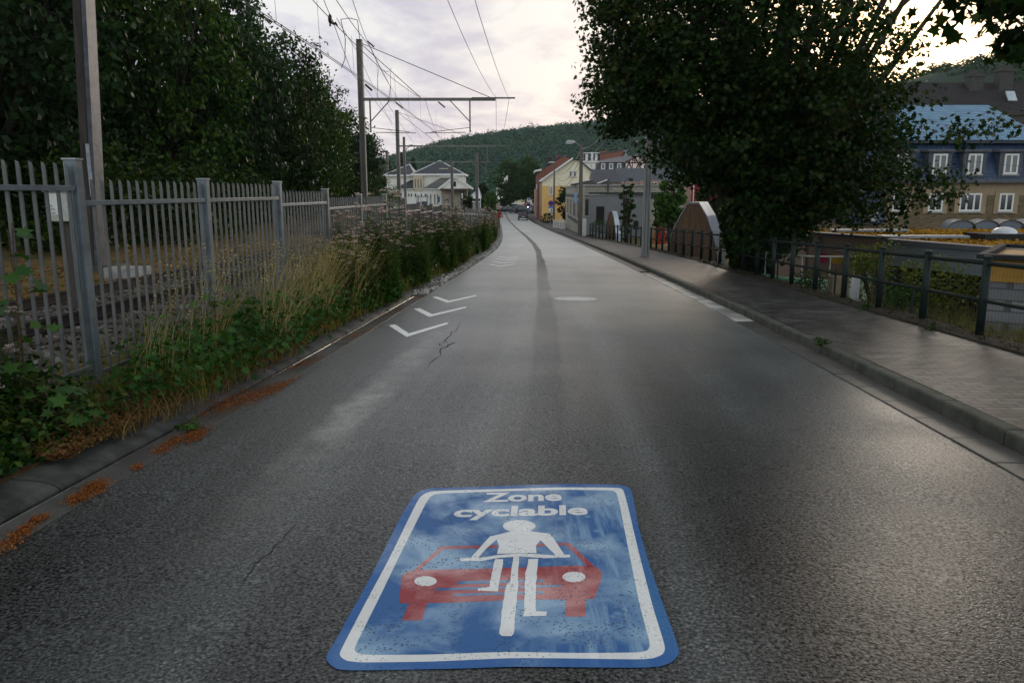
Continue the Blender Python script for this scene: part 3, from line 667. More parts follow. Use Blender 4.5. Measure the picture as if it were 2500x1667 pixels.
# ================================================================== RAILWAY FURNITURE
M_mast=mat('mast_steel',(.19,.175,.16),(.11,.10,.09),2.5,.7,.003,30,spec=.3,aniso=(4,4,.4))
M_mastl=mat('mast_pale',(.085,.09,.105),(.04,.042,.05),6,.5,.003,30,metal=.2)
M_wire=mat('wire_dark',(.03,.03,.03),None,5,.5)
M_ins=mat('insulator',(.035,.02,.015),None,5,.35)
def hmast(parent,x,y,z0,z1,s,m1=M_mast):
    mb=MB(); mb.box(x-s/2,x-s*.32,y-s/2,y+s/2,z0,z1); mb.box(x+s*.32,x+s/2,y-s/2,y+s/2,z0,z1); mb.box(x-s*.32,x+s*.32,y-s*.08,y+s*.08,z0,z1); mb.box(x-s/2-.001,x+s/2+.001,y-s/2-.001,y+s/2+.001,z1,z1+.02)
    return mb.build('mast',m1,parent)
# foreground mast by the fence: dark flange + pale bright flange
p0=W(240,632,17.4); M0=empty('catenary_mast',(p0.x,17.4,zr(17)-.2),'tall two-tone steel catenary mast leaving the frame at top left behind the fence','catenary mast')
x=p0.x
def slant(x0,x1,y0,y1,z0,z1,k=.047):
    d=(z1-z0)*k; return MB().add([(x0,y0,z0),(x1,y0,z0),(x1,y1,z0),(x0,y1,z0),(x0+d,y0,z1),(x1+d,y0,z1),(x1+d,y1,z1),(x0+d,y1,z1)],[(3,2,1,0),(4,5,6,7),(0,1,5,4),(1,2,6,5),(2,3,7,6),(3,0,4,7)])
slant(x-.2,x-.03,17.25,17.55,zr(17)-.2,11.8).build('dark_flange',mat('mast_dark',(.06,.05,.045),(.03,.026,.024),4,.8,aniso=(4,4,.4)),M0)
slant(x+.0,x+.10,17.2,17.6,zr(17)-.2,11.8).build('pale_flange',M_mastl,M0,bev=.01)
mb=MB(); mb.prism([(x-.5,17.,zr(17)-.25),(x+.55,17.,zr(17)-.25),(x+.45,17.,zr(17)-.05),(x-.4,17.,zr(17)-.05)],(0,.9,0)); mb.build('footing',M_conc,M0)
mb=MB(); mb.box(x+.07,x+.15,17.192,17.198,1.6,2.7); mb.build('plate',mat('id_plate',(.34,.36,.40),(.22,.23,.26),12,.5),M0)
def portal(mx,Y,ztop,zbeam,xend,label,arms=(),detail=True,tie=True,lw=.3):
    e=empty('catenary_portal',(mx,Y,zr(Y)-.3),label,'catenary mast','catenary masts over the railway')
    hmast(e,mx,Y,zr(Y)-.8,ztop,lw)
    mb=MB(); mb.box(mx+lw/2,xend-.9,Y-.08,Y+.08,zbeam-.09,zbeam+.09); 
    mb.box(xend-2.4,xend+.35,Y-.14,Y-.085,zbeam+.02,zbeam+.12); mb.build('beam',M_mast,e)
    mb=MB()
    for a in arms:
        ax,side=a
        x0=ax; x1=ax+side*1.35
        hb=MB(); hb.bar((x0,Y,zbeam-.09),(x0,Y,5.45-.007*max(0,Y-50)),.09); hb.bar((x0+side*1.25,Y,zbeam-.09),(x0,Y,6.1-.007*max(0,Y-50)),.06); hb.build('hanger',M_mast,e)
    mb=MB()
    for a in arms:
        ax,side=a; zc_=5.75-.007*max(0,Y-50)
        mb.bar((ax,Y,zc_),(ax+side*2.5,Y,zc_-.28),.035); mb.bar((ax+side*.3,Y,zc_-.3),(ax+side*2.9,Y,zc_-.34),.04)
    if mb.v: mb.build('registration_arm',M_ins,e)
    mb=MB()
    if tie:
        mb.tube([(mx,Y,ztop-.15),(xend-1.2,Y,zbeam+.1)],.022,4); mb.tube([(mx,Y,ztop-.15),(mx+(xend-mx)*.4,Y,zbeam+.1)],.022,4); mb.build('tie_rod',M_wire,e)
    return e
q=W(877,98,52); portal(q.x,52,q.z,W(1050,243,52).z,W(1252,245,52).x-.2,'tallest near catenary portal mast with its long beam over the tracks',[(W(903,245,52).x,1),(W(1147,245,52).x,-1)],lw=.36)
q=W(969,270,98); portal(q.x,98,q.z,W(1050,357,98).z,W(1227,357,98).x,'second catenary portal mast with lower beam above the station roofs',[(W(1190,357,98).x,-1)],lw=.42)
q=W(986,335,145); portal(q.x,145,q.z,W(1050,396,145).z,W(1195,396,145).x,'third catenary portal mast, thin, with beam crossing the hill',[(W(1185,396,145).x,-1)],tie=False,lw=.42)
def simple_mast(u,vt,vb,Y,wd,label,extra=None,arms=()):
    a=W(u,vt,Y); b=W(u,vb,Y); e=empty('catenary_mast',(a.x,Y,b.z),label,'catenary mast','catenary masts over the railway')
    hmast(e,a.x,Y,b.z-1,a.z,wd)
    mb=MB()
    for dz in (.9,2.2): mb.bar((a.x,Y,a.z-dz-.8),(a.x+(1.6 if u<1150 else -1.6),Y,a.z-dz),.07)
    mb.build('bracket',M_mast,e); return e
simple_mast(944,368,470,190,.6,'farthest left catenary mast beside the dark trees')
simple_mast(1103,393,515,120,.4,'slim catenary mast rising in front of the station gable')
simple_mast(1163.5,373,520,112,.42,'catenary mast between the station and the green bush')
single(MB().tube([W(886,470,45),W(886,562,45)],.05,6),'conduit_pole',M_mastl,'thin pale pole standing just behind the fence near the first weeds','pole')
# lamp on the third mast
LM=empty('platform_lamp',W(1003,370,146),'small platform lamp on a bent arm above the station','lamp')
MB().tube([W(990,372,146),W(994,362,146),W(1002,357,146)],.06,5).build('arm',M_mastl,LM)
MB().box(W(1000,357,146).x,W(1009,357,146).x,145.5,146.3,W(1000,358,146).z,W(1000,358,146).z+.3).build('lamp_head',M_mastl,LM,bev=.05)
# wires -----------------------------------------------------------------
def wire(pts,r,label,sag=0,n=14,name='overhead_wire',m=None,cat='wire'):
    P=[]
    for a,b in zip(pts,pts[1:]):
        a=Vector(a);b=Vector(b)
        for k in range(n): t=k/n; q=a.lerp(b,t); q.z-=sag*4*t*(1-t); P.append(q)
    P.append(Vector(pts[-1])); return single(MB().tube(P,r,4),name,m or M_wire,label,cat,'overhead wires')
def zw(Y,z): return z-.007*max(0,Y-50)
def cw(off,ysl,z): return [(XT(y)+off,y,zw(y,z)) for y in ysl]
yk=[6,17.4,25,34,43,52,60,70,80,90,98,110,122,134,145]
wire(cw(.05,yk,5.72),.011,'left strand of the near track contact wire',n=2)
wire(cw(.13,yk,5.72),.011,'right strand of the near track contact wire',n=2)
wire([(XT(0)+.3,-4,6.9),(XT(17)+.1,17.4,7.5),(XT(52)-.2,52,7.45),(XT(98),98,6.9),(XT(145),145,6.6)],.014,'sagging messenger wire above the near track',sag=.55)
wire([(XT(52)-2.6,52,5.7),(XT(98)-3.2,98,5.4),(XT(145)-3.4,145,5.1)],.011,'contact wire of the far track',sag=.05)
wire([W(783,-60,21),W(902,112,36),W(953,211,45),(XT(52)-2.6,52,7.2),(XT(98)-3.2,98,6.8)],.014,'messenger wire swinging over to the far track',sag=.1)
wire([W(854,-20,23),W(893,92,34),W(953,211,46),W(1030,340,80)],.012,'steep feeder wire crossing in front of the first mast',sag=.05)
wire([W(783,-20,22),W(812,50,25),W(860,180,36),W(892,215,42),W(960,302,60)],.012,'wire carrying the dark tension weight',sag=.04)
wire([W(822,45,25),W(872,125,35),W(915,220,50),W(957,305,72)],.012,'thin wire falling from the tension weight to the second mast',sag=.04)
p1=W(1211,238,52); p2=W(1243,242,52)
wire([(p1.x-1.9,2,8.3),(p1.x-1.15,25,7.9),p1,W(1212,348,98),W(1180,392,145)],.013,'left of the two feeder wires coming down to the beam end',sag=.35)
wire([(p2.x-1.9,2,8.4),(p2.x-1.1,25,7.9),p2,W(1222,350,98),W(1190,392,145)],.013,'right of the two feeder wires coming down to the beam end',sag=.3)
# droppers
dm=MB()
for Y in (20,24,28.5,33,37.5,42,47,56,62,68,76,84):
    t=((Y-17.4)%34.6)/34.6; zt=zw(Y,7.45)-.55*4*t*(1-t)
    dm.tube([(XT(Y)+.09,Y,zw(Y,5.73)),(XT(Y)+.05,Y,zt)],.006,3)
single(dm,'dropper_wires',M_wire,'thin vertical dropper wires hanging between messenger and contact wire','wire',kind='stuff')
lp=MB(); lp.tube([W(832,49,24),W(843,95,25.5),W(842,145,25.5),W(833,167,25.4)],.012,4); single(lp,'jumper_wire',M_wire,'long looping jumper wire between two overhead lines left of the first mast','wire','overhead wires')
lp=MB(); lp.tube([W(921,246,48),W(922,190,48),W(925,165,48),W(935,173,48),W(948,176,48),W(955,166,48),W(953,180,48),W(955,250,48)],.014,4); single(lp,'jumper_wire',M_wire,'U shaped jumper wire hanging right of the first mast','wire','overhead wires')
lp=MB(); lp.tube([W(832,48,24),W(855,45,26),W(873,50,28),W(878,95,30)],.012,4); single(lp,'jumper_wire',M_wire,'short arched jumper wire just above the first mast','wire','overhead wires')
TW=empty('tension_weight',W(812,50,24),'black tension weight and pulley hanging on the wires against the sky','tension weight')
MB().blob(W(806,47,24),(.06,.08,.14),3,8,6,.1).build('weight',M_ins,TW,smooth=True)
mb=MB(); mb.tube([W(809,56,24),W(815,60,24),W(820,57,24)],.035,5); mb.tube([W(806,58,24),W(806,65,24)],.03,5); mb.tube([W(818,55,24),W(823,64,24)],.03,5); mb.build('linkage',M_ins,TW)
for (u,v,Y,lab) in ((905,108,50,'brown insulator string on the wire just right of the first mast head'),(975,258,52,'insulator hanging from the left part of the first beam'),(1078,256,52,'insulator hanging from the right part of the first beam'),(900,214,38,'insulator string where the wires pass the first mast')):
    mb=MB(); a=W(u-7,v-6,Y); b=W(u+7,v+6,Y)
    for k in range(6): q=a.lerp(b,k/5); mb.blob(q,.055,k,6,4,0)
    single(mb,'insulator',M_ins,lab,'insulator','insulators on the wires')
# relay cabinet with lettering behind the fence
cb=W(138,502,11.2); RC=empty('relay_box',(cb.x,11.2,zr(11)-.3),'cream relay box on a stand with lettered plates behind the fence','relay box')
xa,xb=W(112,500,11.2).x,W(171,500,11.2).x; za,zb_=W(140,541,11.2).z,W(140,469,11.2).z
M_cream=mat('relay_cream',(.42,.41,.37),(.30,.29,.25),4,.6,.002,30)
mb=MB(); mb.box(xa,xa+(xb-xa)*.62,11.2,11.55,za,zb_); mb.box(xa+(xb-xa)*.64,xb,11.2,11.55,za,zb_); mb.build('cabinet',M_cream,RC,bev=.01)
mb=MB(); mb.box(xa-.02,xb+.02,11.17,11.6,zb_+.001,zb_+.02); mb.build('lid',M_gal,RC)
mb=MB(); mb.box((xa+xb)/2+.0,(xa+xb)/2+.16,11.3,11.5,zr(11)-.5,za); mb.build('stand',mat('stand_dark',(.06,.05,.045)),RC)
def wall_text(s,x,y,z,h,parent,m,name='lettering',cx=False):
    vs,fs=text_mesh(s,.005); mb=MB(); sc_=h/.72; w0=max(v[0] for v in vs)
    ox=x-(w0*sc_/2 if cx else 0)
    mb.add([(ox+v[0]*sc_,y,z+v[1]*sc_) for v in vs],fs); return mb.build(name,m,parent)
M_blk=mat('ink',(.03,.03,.03))
mb=MB(); mb.box(xa+.015,xa+.195,11.19,11.196,za+.09,zb_-.02); mb.build('plate',mat('plate_pale',(.58,.58,.56),(.5,.5,.48),4,.5),RC)
wall_text('SPA',xa+.03,11.187,za+.205,.03,RC,M_blk); wall_text('COTE',xa+.02,11.187,za+.155,.03,RC,M_blk); wall_text('monster',xa+.005,11.187,za+.108,.028,RC,M_blk)
mb=MB(); mb.box(xb-.11,xb-.01,11.19,11.196,za+.09,zb_-.07); mb.build('plate',mat('plate_grey',(.3,.3,.29),(.42,.42,.40),15,.5),RC)

# ================================================================== RIGHT RAILING
M_grn=mat('railing_green',(.006,.014,.012),(.01,.019,.016),8,.55,.002,60,spec=.25)
M_mossr=mat('railing_mossy',(.006,.012,.010),(.018,.022,.016),14,.8,.004,60)
RL=empty('railing',(XG(10),10,gz(10)),'dark green steel railing with wire mesh along the pavement','railing')
rp=[-1.0,.6,2.2,3.8,5.4,7.0,8.6]+[10.24+1.56*i for i in range(35)]
def rtop(Y): return gz(Y)+1.16
for i,Y in enumerate(rp):
    x=XG(Y); mb=MB(); mb.tube([(x,Y,gz(Y)+.12),(x,Y,rtop(Y)+.0)],.052,10); mb.tube([(x,Y,rtop(Y)),(x,Y,rtop(Y)+.035)],[.058,.045],10); p=mb.build('post',M_grn,RL,smooth=True)
    if i%2==1 and Y<20:
        pass
for i in range(len(rp)-1):
    a,b=rp[i],rp[i+1]; 
    for nm,dz,r_ in (('top_rail',-.06,.032),('middle_rail',-.55,.026)):
        mb=MB(); mb.tube([(XG(a),a+.05,rtop(a)+dz),(XG(b),b-.05,rtop(b)+dz)],r_,8); mb.build(nm,M_mossr if i%1==0 else M_grn,RL,smooth=True)
    mb=MB(); nW=22 if a<30 else 12; rw=.0013 if a<30 else .0025
    for k in range(1,nW):
        t=k/nW; Y=a+(b-a)*t; x=XG(a)+(XG(b)-XG(a))*t+.045; zt=rtop(a)+(rtop(b)-rtop(a))*t
        mb.tube([(x,Y,zt-1.0),(x,Y,zt+.035),(x-.03,Y,zt+.05)],rw,3)
    for dz in (-.95,-.78,-.36,-.2,.03):
        mb.tube([(XG(a)+.045,a,rtop(a)+dz),(XG(b)+.045,b,rtop(b)+dz)],rw,3)
    mb.build('wire_mesh',M_grn,RL)
for Y in (12.9,16.3,20.4): 
    x=XG(Y)+.35; MB().tube([(x,Y,gz(Y)-.5),(x,Y,gz(Y)+.62)],.022,6).build('inner_post',M_grn,RL)


# ================================================================== HILLS
def ridge(u): return interp([(-900,380),(600,400),(900,405),(940,398),(1000,378),(1040,366),(1100,346),(1160,334),(1276,318),(1382,308),(1430,301),(1600,288),(1900,275),(2300,290),(3200,300)],u)
def hillz(X,Y):
    # wooded valley side: foot near Y=300, ridge near Y=760
    u=1250+1913*X/Y; t=max(0,min(1,(Y-290)/430)); zt=CH+(468-ridge(1250+1913*X/760))/1913*760*.985-10
    s_=t*t*(3-2*t); n=8*math.sin(X*.011+1)*math.sin(Y*.013)+4*math.sin(X*.037)*math.sin(Y*.031+2)
    return -3.5+(zt+3.5)*(.12*t+.88*s_)+n*t*(1-t)*1.5-(max(0,Y-760)*.05)
M_hill=mat('hill_wood',(.012,.028,.014),(.02,.04,.018),.02,.95)
def hill(name,f,x0,x1,y0,y1,st,m):
    xs_=np.arange(x0,x1+1,st); ys_=np.arange(y0,y1+1,st); v=[(x,y,f(x,y)) for y in ys_ for x in xs_]; n=len(xs_)
    struct(MB().add(v,[(j*n+i,j*n+i+1,(j+1)*n+i+1,(j+1)*n+i) for j in range(len(ys_)-1) for i in range(n-1)]),name,m,smooth=True)
hill('hill',hillz,-900,1300,280,1000,20,M_hill)
def hill2(X,Y):
    # nearer hill on the right
    t=max(0,min(1,(Y-110)/190)); zt=interp([(60,8),(110,30),(155,45),(200,52),(400,75)],X)
    return -3+(zt+3)*t*t*(3-2*t)-(max(0,Y-300)*.03)
hill('hill',hill2,100,700,100,420,12,M_hill)
def forest(name,f,n,xr,yr,rad,leaf,m,label,per=60,cond=None):
    C=[];S=[];NR=[]
    k=0
    while k<n:
        Y=random.uniform(*yr); X=random.uniform(*xr)
        if cond and not cond(X,Y): continue
        k+=1; r=random.uniform(*rad); z=f(X,Y)-r*.1; con=random.random()<.06
        g=rng.normal(0,1,(per,3)); g/=np.linalg.norm(g,axis=1)[:,None]; g[:,2]=np.abs(g[:,2])*1.2-.25
        if con: g[:,:2]*=(1-np.clip(g[:,2:3],0,1)*.85)*.7; g[:,2]*=1.5
        NR.append(g+rng.normal(0,.22,(per,3)))
        C.append(g*r*rng.uniform(.8,1.05,(per,1))+np.array([X,Y,z])); S.append(np.full(per,leaf)*rng.uniform(.6,1.2,per))
    o=scatter(name,np.concatenate(C),np.concatenate(S),DIAMOND,m,nrm=np.concatenate(NR)); return tag(o,label,'woodland',kind='stuff')
LMh=leafmat('forest_leaf',[(.018,.052,.040),(.032,.082,.050),(.060,.125,.058)],.15,.9,.03)  # distance haze is also tinted into these blue-green leaves
forest('forest',hillz,4600,(-130,210),(330,780),(2.8,7.6),1.9,LMh,'dense mixed woodland covering the hill behind the town',per=62,cond=lambda X,Y:-.22<X/Y<.27)
forest('forest',hill2,650,(150,330),(180,330),(3,5),1.6,leafmat('forest_leaf2',[(.012,.028,.012),(.022,.05,.018),(.035,.07,.02)],.15,.9,.02),'dark woodland on the nearer hill at the upper right',per=55)

# ================================================================== TREES
M_bark=mat('bark',(.045,.035,.025),(.02,.016,.012),6,.9,.02,20,aniso=(2,2,.4))
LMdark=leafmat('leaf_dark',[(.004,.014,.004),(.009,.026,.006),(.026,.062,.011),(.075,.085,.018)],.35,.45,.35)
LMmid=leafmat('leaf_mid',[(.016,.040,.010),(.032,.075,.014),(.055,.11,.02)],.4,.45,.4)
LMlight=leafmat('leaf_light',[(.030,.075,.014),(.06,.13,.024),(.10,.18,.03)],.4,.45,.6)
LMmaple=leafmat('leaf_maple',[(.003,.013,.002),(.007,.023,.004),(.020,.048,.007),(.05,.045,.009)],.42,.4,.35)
def tree(name,label,base,crown_c,crown_r,nclump,per,leaf,lm,trunk_r=.25,tmpl=DIAMOND,group=None,cat='tree',seed=1,nlimb=9,clr=.75,dens=None,hollow=.35,fork=.35,cl_z=.6,lean=(0,0)):
    rd=random.Random(seed); rs=np.random.default_rng(seed)
    e=empty(name,base,label,cat,group); B=Vector(base); C=Vector(crown_c); R_=Vector(crown_r)
    tb=MB(); th=(C.z-R_.z-B.z)*.8+R_.z*fork; top=B+Vector((lean[0],lean[1],th))
    pts=[B+(top-B)*(i/6)+Vector((rd.uniform(-.06,.06),rd.uniform(-.06,.06),0))*(i>0)*trunk_r*4 for i in range(7)]
    tb.tube(pts,[trunk_r*(1.35-.3 if i==0 else 1-.07*i) for i in range(7)],9)
    cl=[]
    tries=0
    while len(cl)<nclump and tries<nclump*30:
        tries+=1
        v=Vector((rd.gauss(0,1),rd.gauss(0,1),rd.gauss(0,1))).normalized()*(rd.random()**(1/3.)*(1-hollow)+hollow)*(rd.uniform(.85,1.06) if rd.random()<.86 else rd.uniform(1.06,1.2))
        q=C+Vector((v.x*R_.x,v.y*R_.y,v.z*R_.z))
        if q.z<B.z+.3: continue
        if dens and rd.random()>dens(q,v): continue
        cl.append(q)
    limbs=[]
    for i in range(nlimb):
        t=.45+.55*i/nlimb; a=pts[min(6,int(t*6))]; az=i*2.4+rd.random(); rr=rd.uniform(.45,.75)
        b=C+Vector((math.cos(az)*R_.x*rr,math.sin(az)*R_.y*rr,R_.z*rd.uniform(.0,.75))); m_=a.lerp(b,.5)+Vector((0,0,-.05*(b-a).length*rd.uniform(-1,.3)))
        P=[a,a.lerp(m_,.6),m_,m_.lerp(b,.6),b]; tb.tube(P,[trunk_r*.5,trunk_r*.38,trunk_r*.28,trunk_r*.17,trunk_r*.08],6); limbs+=P[1:]
    for q in cl[::2]:
        a=min(limbs,key=lambda p:(p-q).length); m_=a.lerp(q,.5)+Vector((rd.uniform(-.2,.2),rd.uniform(-.2,.2),rd.uniform(0,.25)))
        tb.tube([a,m_,q],[trunk_r*.09+.008,trunk_r*.05+.006,.006],4)
    tb.build('trunk',M_bark,e,smooth=True)
    n=len(cl)*per; cen=np.repeat(np.array([tuple(q) for q in cl]),per,axis=0); rad=np.repeat(rs.uniform(.6,1.25,len(cl))*clr,per)
    g=rs.normal(0,1,(n,3)); g/=np.linalg.norm(g,axis=1)[:,None]; rr=rs.random(n)**.45
    cen=cen+g*(rad*rr)[:,None]*np.array([1,1,cl_z])
    nr=g*.55+rs.normal(0,.45,(n,3)); nr[:,2]+=.35
    scatter('crown',cen,leaf*rs.uniform(.6,1.25,n),tmpl,lm,e,nrm=nr,rs=rs)
    return e
def bush(name,label,c,r,n,leaf,lm,tmpl=DIAMOND,group=None,seed=2,cat='bush',lumps=9):
    rd=random.Random(seed); rs=np.random.default_rng(seed); base=(c[0],c[1],c[2]-r[2]); e=empty(name,base,label,cat,group)
    L_=[(Vector(c)+Vector((rd.uniform(-.7,.7)*r[0],rd.uniform(-.7,.7)*r[1],rd.uniform(-.75,.65)*r[2])),rd.uniform(.3,.6)) for _ in range(lumps)]
    idx=rs.integers(0,lumps,n); cc=np.array([tuple(p) for p,_ in L_])[idx]; rr=np.array([q for _,q in L_])[idx]
    g=rs.normal(0,1,(n,3)); g/=np.linalg.norm(g,axis=1)[:,None]; cen=cc+g*(rr*rs.random(n)**.4)[:,None]*np.array(r)
    cen[:,2]=np.maximum(cen[:,2],base[2]+.02)
    scatter('foliage',cen,leaf*rs.uniform(.6,1.3,n),tmpl,lm,e,up=.6,rs=rs)
    sb=MB()
    for p,_ in L_: sb.tube([(c[0]+rd.uniform(-.1,.1),c[1],base[2]-.1),tuple(p.lerp(Vector(base),.4)+Vector((.03,0,0))),tuple(p)],[.03*min(1,r[2]),.02*min(1,r[2]),.006],4)
    sb.build('stem',M_bark,e); return e
# the big maple over the pavement -------------------------------------
def dmaple(q,v):
    d=1.
    # ragged lower left, thin upper right where the sun breaks through
    u=1250+1913*q.x/q.y; vv=468-(q.z-CH)/q.y*1913
    if q.x<4.6: d*=max(0,min(1,(q.z-(2.6+.42*(4.6-q.x)))/1.0))
    if q.x>9.2 and q.z>5.2: d*=.24
    elif q.x>8.2 and q.z>5.0: d*=.5
    if q.z>6.5: d*=.75
    if q.x>10.5 and q.z<5.2: d*=.6
    if q.x>11.5 and q.z>4.8: d*=.25
    if q.x>6.5 and q.z>7.6: d*=.38
    if q.x<5.5 and q.z>7.5: d*=.75
    if q.x>9 and q.z<1.2: d*=.45
    if q.z<0 : d*=.2
    if u<1810 and vv>(395 if u<1650 else 440): d=0
    if u>2060: d*=.5
    if u>2200: d*=.55
    if q.z>5.3: d*=.72
    if u<1440: d=0
    if u<1500 and vv>300+.9*(u-1420): d=0
    if u>1940 and vv>540: d=0
    if u>2180 and vv<330: d*=.12
    if u>2080 and vv<90: d*=.3
    return d
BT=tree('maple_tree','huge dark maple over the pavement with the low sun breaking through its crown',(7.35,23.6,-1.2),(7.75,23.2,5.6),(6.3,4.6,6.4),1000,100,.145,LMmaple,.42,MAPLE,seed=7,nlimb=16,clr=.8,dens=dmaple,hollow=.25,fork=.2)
# extra leading stems of the maple
tb=MB()
for dx,dy,h,r_ in ((-.9,.3,10.5,.24),(.3,-.5,11,.28),(1.6,.4,9.8,.22),(2.9,0,8,.16),(-1.7,-.4,9.5,.15)):
    tb.tube([(7.35,23.6,-.9),(7.35+dx*.25,23.6+dy*.3,1.6),(7.35+dx*.7,23.6+dy,h*.55),(7.35+dx*1.1,23.6+dy*1.6,h*.8),(7.35+dx*1.7,23.6+dy*2,h)],[r_*1.3,r_*1.1,r_*.75,r_*.4,.04],8)
tb.build('limb',M_bark,BT,smooth=True)
rs_=np.random.default_rng(3); n=7000
zz_=rs_.uniform(-1.1,4.2,n); rad=(.45+.2*np.sin(zz_*2))*rs_.random(n)**.3+.25; a_=rs_.uniform(0,2*PI,n)
scatter('ivy',np.stack([7.2+rad*np.cos(a_)*1.15,23.5+rad*np.sin(a_),zz_],1),.15*rs_.uniform(.6,1.2,n),MAPLE,LMmaple,BT,up=.2,rs=rs_)
# overhanging maple whose trunk stands off to the right
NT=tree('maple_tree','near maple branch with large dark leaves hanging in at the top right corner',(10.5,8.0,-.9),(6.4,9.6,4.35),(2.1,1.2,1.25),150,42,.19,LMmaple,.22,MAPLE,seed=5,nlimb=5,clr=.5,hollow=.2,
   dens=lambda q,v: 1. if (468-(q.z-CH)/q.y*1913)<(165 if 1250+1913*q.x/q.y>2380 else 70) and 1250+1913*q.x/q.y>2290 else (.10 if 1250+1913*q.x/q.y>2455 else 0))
# dark trees beyond the railway
protoL=[]
def leftproto(k,tm,lf):
    return tree('broadleaf_tree','x',(0,0,0),(0,0,.56),(.38,.38,.46),1,1,.1,LMdark)
LT=[ # Y, u, ztop, rx, label
 (15,-800,12.5,4.4,'dark tree at the far left edge of the frame'),
 (25,-60,13.5,4.6,'tall dark tree behind the foreground mast, left one'),
 (30,150,13.5,4.4,'tall dark tree behind the foreground mast, right one'),
 (34,375,12.6,4.2,'dark tree with a soft rounded green face left of the sky'),
 (38,520,12.2,3.7,'tall tree whose drooping top reaches the upper edge beside the sky'),
 (43,640,10.9,4.0,'tree with a stepped outline, first one to show wholly against the sky'),
 (52,720,9.7,4.0,'dark tree of middle height left of the first portal mast'),
 (62,800,8.5,4.0,'tree just left of the first portal mast'),
 (74,838,7.4,3.9,'low dark tree behind the first portal mast'),
 (86,862,6.2,3.3,'last low tree of the row beside the first portal mast'),
 (34,10,11.,4.8,'dark tree in the second row at left'),(44,470,9.,4.8,'dark tree in the second row behind the rounded one'),(58,640,8.,4.8,'dark tree in the second row near the portal mast'),
 (48,-150,10.5,6.5,'dark tree in the back row at the far left'),(54,60,10.5,6.5,'dark tree in the back row left of the foreground mast'),(58,240,10.5,6.5,'dark tree in the back row right of the foreground mast'),(64,380,10.,6.5,'dark tree in the back row behind the rounded one'),(74,500,9.5,6.5,'dark tree in the back row before the sky'),(84,610,8.5,6.,'low dark tree in the back row toward the portal mast'),(98,715,7.5,6.,'lowest dark tree of the back row by the portal mast')]
def makeL(seed,tm,leaf,per,ncl,lm):
    # built 10 m tall at origin
    return tree('broadleaf_tree','x',(0,0,0),(0,0,5.2),(4.1,4.1,4.8),ncl,per,leaf,lm,.3,tm,seed=seed,nlimb=10,clr=.95,hollow=.45,fork=.1,group='dark trees beyond the railway')
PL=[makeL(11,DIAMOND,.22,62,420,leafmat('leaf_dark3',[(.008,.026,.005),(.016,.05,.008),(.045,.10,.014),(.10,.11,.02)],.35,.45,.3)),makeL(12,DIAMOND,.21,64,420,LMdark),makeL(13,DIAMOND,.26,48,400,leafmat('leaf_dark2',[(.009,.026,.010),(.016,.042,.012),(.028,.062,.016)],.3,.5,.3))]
for i,(Y,u,zt,rx,lab) in enumerate(LT):
    x=W(u,400,Y).x; zb=-.1 if x>-16 else .4
    o=PL[[0,2,1][i%3]]; o=o if i<3 else copy_tree(o)
    o.location=(x,Y,zb); s_=(zt-zb)/10.3; o.scale=(rx/4.3,rx/4.3,s_); o.rotation_euler=(0,0,i*1.9); o['label']=lab
# undergrowth closing the gaps below those trees
for i,(Y,u) in enumerate([(22,60),(25,230),(29,360),(34,480),(40,570),(48,660),(58,740),(70,800),(80,850),(92,905)]):
    x=W(u,430,Y).x; bush('understorey_bush','dark understorey bush at the foot of the trees, %s from the left'%['first','second','third','fourth','fifth','sixth','seventh','eighth','ninth','tenth'][i],(x,Y,1.2 if Y<60 else .6),(3.4,2.4,1.7),3800,.22,LMdark,group='bushes under the railway trees',seed=20+i,lumps=14)
bush('young_bush','pale green young bush beside the far fence under the last dark tree',(W(925,470,60).x,60,.4),(1.8,1.5,1.1),1500,.16,LMlight,seed=44)
bush('young_bush','pale green sapling in front of the station building',(W(955,455,80).x,80,1.2),(1.0,1.,1.5),900,.18,LMlight,seed=45)
for i,(u,vt,Y,lab) in enumerate([(980,375,230,'dark conifer left of the station roof'),(1010,388,235,'small dark conifer just right of the first mast'),(950,395,225,'conifer low on the skyline left of the station')]):
    b=W(u,480,Y); t=W(u,vt,Y).z; e=empty('conifer',(b.x,Y,-2),lab,'tree','conifers behind the station'); h=t+2
    n=2600; rs=np.random.default_rng(60+i); f=rs.random(n)**.7; a=rs.uniform(0,2*PI,n); r_=(1-f)*h*.26*rs.random(n)**.4+.2
    scatter('crown',np.stack([b.x+r_*np.cos(a),Y+r_*np.sin(a),-2+h*f],1),.8,DIAMOND,LMdark,e,up=.3,rs=rs); MB().tube([(b.x,Y,-2.5),(b.x,Y,-2+h*.9)],[.3,.05],6).build('trunk',M_bark,e)
# trees at the far end of the street
def utree(u,vt,vb,rpx,Y,lm,label,seed,leaf=.5,n=(170,40),name='broadleaf_tree'):
    b=W(u,vb,Y); t=W(u,vt,Y).z; rx=rpx/1913*Y; zb=b.z
    return tree(name,label,(b.x,Y,zb-.2),(b.x,Y,zb+(t-zb)*.56),(rx,rx*.8,(t-zb)*.46),n[0],n[1],leaf,lm,.22,seed=seed,nlimb=8,clr=rx*.26,hollow=.4,fork=.1)
utree(1246,392,508,34,188,LMmid,'left of the two big round trees at the end of the street',31)
utree(1290,385,508,38,192,LMmid,'right of the two big round trees at the end of the street',32)
utree(1196,470,520,18,128,LMlight,'bright green bush rising over the end of the fence',33,.3,(90,30),'broadleaf_shrub')
utree(1178,448,515,18,150,LMdark,'dark tree behind the bright bush by the station',34,.35,(110,34))
utree(1232,470,508,14,180,LMdark,'small dark tree under the big round trees',35,.4,(70,30))
tY=50
utree(1528,432,600,17,52,LMmid,'slender tiered young tree between the small arched shed and the concrete pole',41,.2,(60,34),'young_tree')
